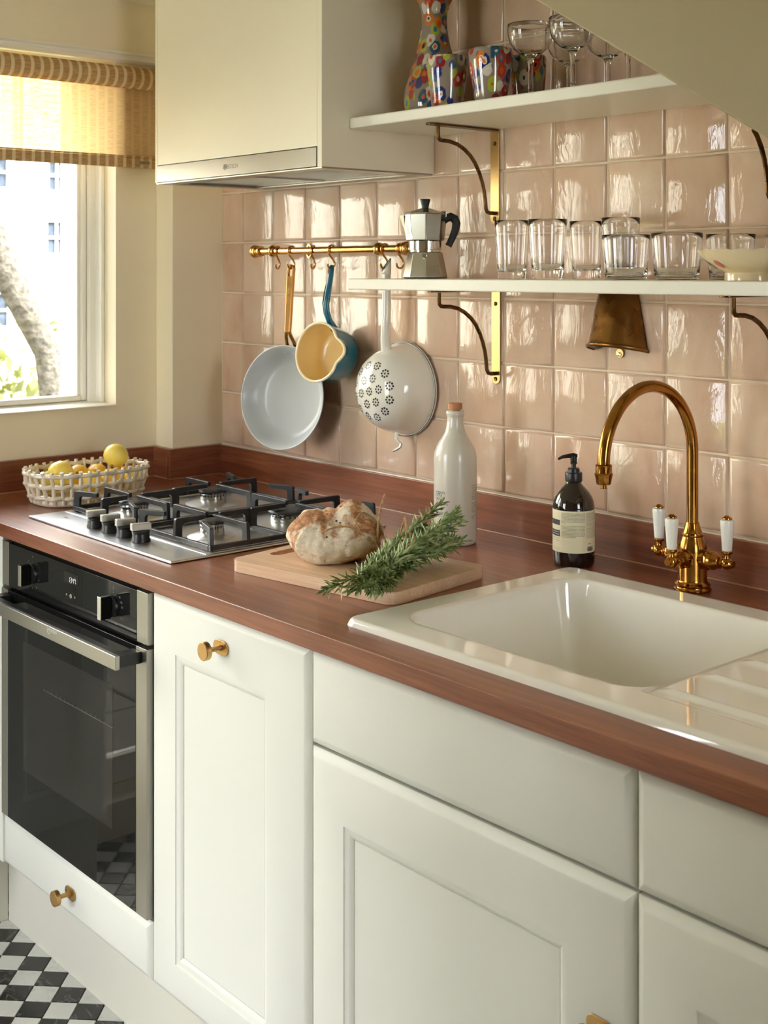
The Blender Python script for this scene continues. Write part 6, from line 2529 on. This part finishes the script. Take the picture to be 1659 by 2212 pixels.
def tumbler(label, x, y, h, rt, rb, base, wall, group, cat='glass'):
    ro = [(0.0, 0.0), (rb * 0.86, 0.0), (rb * 0.97, 0.0010), (rb, 0.0030)]
    for k in range(1, 9):
        t_ = k / 8
        ro.append((rb + (rt - rb) * t_ ** 0.9, 0.003 + (h - 0.0035) * t_))
    ro.append((rt - wall * 0.35, h + 0.0002))
    ro.append((rt - wall, h - 0.0004))
    for k in range(7, 0, -1):
        t_ = k / 8
        zz = 0.003 + (h - 0.0035) * t_
        if zz < base + 0.010:
            break
        ro.append((rb + (rt - rb) * t_ ** 0.9 - wall - 0.0006 * (1 - t_), zz))
    ri = rb + (rt - rb) * (base / h) - wall
    ro += [(ri * 0.97, base + 0.006), (ri * 0.86, base + 0.0018), (ri * 0.6, base + 0.0004), (0.0, base)]
    q = MB().lathe(ro, 48, (x, y, S1))
    o = mk('tumbler', q, M['glass'], origin=(x, y, S1), sharp=60)
    tag(o, label, cat, group)
    return o


G1 = 'clear tumblers on the lower shelf'
tumbler('tall clear tumbler at the left end of the glass row, nearest the coffee pot', 1.2298, -0.120, 0.1085, 0.0330, 0.0262, 0.013, 0.0018, G1)
tumbler('second tall clear tumbler from the coffee pot, at the front', 1.3449, -0.150, 0.1065, 0.0345, 0.0270, 0.016, 0.0019, G1)
tumbler('tall clear tumbler behind and between the second tall and first short ones', 1.3644, -0.068, 0.1045, 0.0300, 0.0250, 0.015, 0.0018, G1)
tumbler('tall clear tumbler standing behind the first short wide tumbler', 1.4330, -0.056, 0.1090, 0.0345, 0.0275, 0.014, 0.0018, G1)
tumbler('short wide clear tumbler in front of a tall one, mid row', 1.5191, -0.150, 0.0750, 0.0405, 0.0345, 0.0045, 0.0016, G1)
tumbler('short wide clear tumbler at the front, left of the dish', 1.6110, -0.135, 0.0762, 0.0415, 0.0355, 0.0045, 0.0016, G1)
tumbler('short wide clear tumbler at the back, partly behind the dish', 1.6570, -0.052, 0.0750, 0.0400, 0.0340, 0.0045, 0.0016, G1)

# scalloped footed dish
dx_, dy_ = 1.7480, -0.128
di = thing('footed_dish', 'cream china footed dish with scalloped rim and pink petal at right', 'dish', (dx_, dy_, S1))
n = 96
rows = [(0.0, 0.004), (0.036, 0.004), (0.0405, 0.0), (0.0430, 0.0), (0.0425, 0.0090), (0.0418, 0.0120), (0.0480, 0.0145), (0.0580, 0.0190), (0.0680, 0.0260), (0.0760, 0.0345), (0.0815, 0.0420), (0.0835, 0.0450), (0.0825, 0.0465), (0.0800, 0.0445), (0.0740, 0.0360), (0.0650, 0.0270), (0.0540, 0.0200), (0.0400, 0.0160), (0.020, 0.0150), (0.0, 0.0150)]
q = MB()
rid = []
for (r_, z) in rows:
    if r_ == 0:
        rid.append([len(q.v)])
        q.v.append((dx_, dy_, S1 + z))
        continue
    ids = []
    for i in range(n):
        a = 2 * pi * i / n
        kk = max(0.0, (r_ - 0.062) / 0.022)
        sc2 = 1 + 0.022 * kk * abs(cos(a * 8))
        ids.append(len(q.v))
        q.v.append((dx_ + r_ * sc2 * cos(a), dy_ + r_ * sc2 * sin(a), S1 + z + 0.0022 * kk * abs(cos(a * 8))))
    rid.append(ids)
for a_, b_ in zip(rid[:-1], rid[1:]):
    for i in range(n):
        j = (i + 1) % n
        if len(a_) == 1:
            q.f.append((a_[0], b_[j], b_[i]))
        elif len(b_) == 1:
            q.f.append((a_[i], a_[j], b_[0]))
        else:
            q.f.append((a_[i], a_[j], b_[j], b_[i]))
        q.mi.append(0)
db = mk('dish_body', q, M['dish'], parent=di, sharp=60)
# pink petal + brown leaf painted decals lying on the side


def dish_surf(a, r_):
    for (p, q_) in zip(rows[5:11], rows[6:12]):
        if p[0] <= r_ <= q_[0]:
            k = (r_ - p[0]) / (q_[0] - p[0])
            return Vector((dx_ + r_ * cos(a) * 1.0, dy_ + r_ * sin(a) * 1.0, S1 + p[1] + (q_[1] - p[1]) * k)) + Vector((cos(a), sin(a), -0.9)) * 0.0009
    return Vector((dx_, dy_, S1))


for (ac, rc, da, dr_, sk, mt, nm) in [(radians(-49 - 55), 0.0660, 0.085, 0.0070, 1.2, M['pink'], 'petal_print'), (radians(-49 - 74), 0.0640, 0.05, 0.0075, 1.0, M['brownmark'], 'leaf_print')]:
    q = MB()
    pts = [dish_surf(ac, rc)]
    for i in range(16):
        t_ = 2 * pi * i / 16
        pts.append(dish_surf(ac + da * cos(t_) + sk * 0.05 * -sin(t_), rc + dr_ * sin(t_)))
    q.add(pts, [(0, 1 + i, 1 + (i + 1) % 16) for i in range(16)])
    mk(nm, q, mt, parent=db, fixn=False)

# ============================================================ UPPER SHELF
S2 = 1.7335
vx, vy = 0.9970, -0.100
q = MB()
vp = [(0.0, 0.0), (0.050, 0.0), (0.0570, 0.004), (0.0615, 0.014), (0.0628, 0.026), (0.0622, 0.040), (0.0590, 0.060), (0.0535, 0.080), (0.0470, 0.100), (0.0400, 0.120), (0.0345, 0.138), (0.0300, 0.157), (0.0268, 0.176), (0.0254, 0.196), (0.0268, 0.212), (0.0320, 0.228), (0.0400, 0.243), (0.0500, 0.256), (0.0560, 0.262), (0.0550, 0.2645), (0.0480, 0.2565), (0.0370, 0.243), (0.0290, 0.228), (0.0240, 0.212), (0.0225, 0.196), (0.0235, 0.176), (0.0300, 0.140), (0.0550, 0.060), (0.0570, 0.030), (0.0450, 0.010), (0.0, 0.008)]
q.lathe(vp, 64, (vx, vy, S2))
v_ = mk('glass_vase', q, M['milli'], origin=(vx, vy, S2), sharp=60)
tag(v_, 'tall waisted multicoloured millefiori glass vase at left of the upper shelf', 'vase')


def mcup(label, x, y, rt, rb, h):
    q = MB().lathe([(0, 0), (rb * 0.9, 0), (rb, 0.004), (rb * 1.05, 0.02), (rb + (rt - rb) * 0.75, h * 0.6), (rt, h * 0.88), (rt * 0.995, h * 0.95), (rt * 0.96, h * 0.99), (rt * 0.90, h), (rt * 0.86, h * 0.97), (rt * 0.84, h * 0.8), (rb * 0.8, 0.014), (0, 0.010)], 56, (x, y, S2))
    o = mk('glass_tumbler', q, M['milli'], origin=(x, y, S2), sharp=60)
    tag(o, label, 'tumbler', 'multicoloured glass tumblers on the upper shelf')


mcup('multicoloured millefiori tumbler directly right of the vase', 1.1079, -0.170, 0.0400, 0.0300, 0.1015)
mcup('multicoloured millefiori tumbler with red and blue rim, in the middle', 1.2235, -0.170, 0.0415, 0.0300, 0.1010)
mcup('millefiori tumbler behind the first coupe glass stem, mostly hidden', 1.2360, -0.082, 0.0340, 0.0280, 0.0960)


def coupe(label, x, y, k=1.0):
    h = 0.131 * k
    pr = [(0.0, 0.0), (0.0320, 0.0), (0.0326, 0.0010), (0.0315, 0.0018), (0.0180, 0.0032), (0.0075, 0.0062), (0.0050, 0.0100), (0.0044, 0.0200), (0.0046, 0.0600), (0.0062, 0.0690), (0.0095, 0.0745), (0.0110, 0.0765), (0.0200, 0.0795), (0.0300, 0.0880), (0.0370, 0.0990), (0.0405, 0.1120), (0.0413, 0.1220), (0.0410, 0.1310), (0.0404, 0.1316), (0.0399, 0.1310), (0.0401, 0.1220), (0.0392, 0.1120), (0.0357, 0.0998), (0.0288, 0.0893), (0.0195, 0.0812), (0.0090, 0.0785), (0.0, 0.0780)]
    q = MB().lathe([(r_, z * k) for r_, z in pr], 48, (x, y, S2))
    o = mk('coupe_glass', q, M['glass'], origin=(x, y, S2), sharp=60)
    tag(o, label, 'glass', 'clear coupe glasses on the upper shelf')


coupe('front coupe glass nearest the colourful tumblers', 1.3222, -0.170)
coupe('front coupe glass next to the sloping stair side, tallest in view', 1.4201, -0.170, 0.985)
coupe('rear coupe glass between the two front ones', 1.3160, -0.060, 1.0)
coupe('rear coupe glass cut by the sloping stair side', 1.4124, -0.066, 0.96)
coupe('coupe glass showing only its stem below the stair slope', 1.4920, -0.110, 0.96)
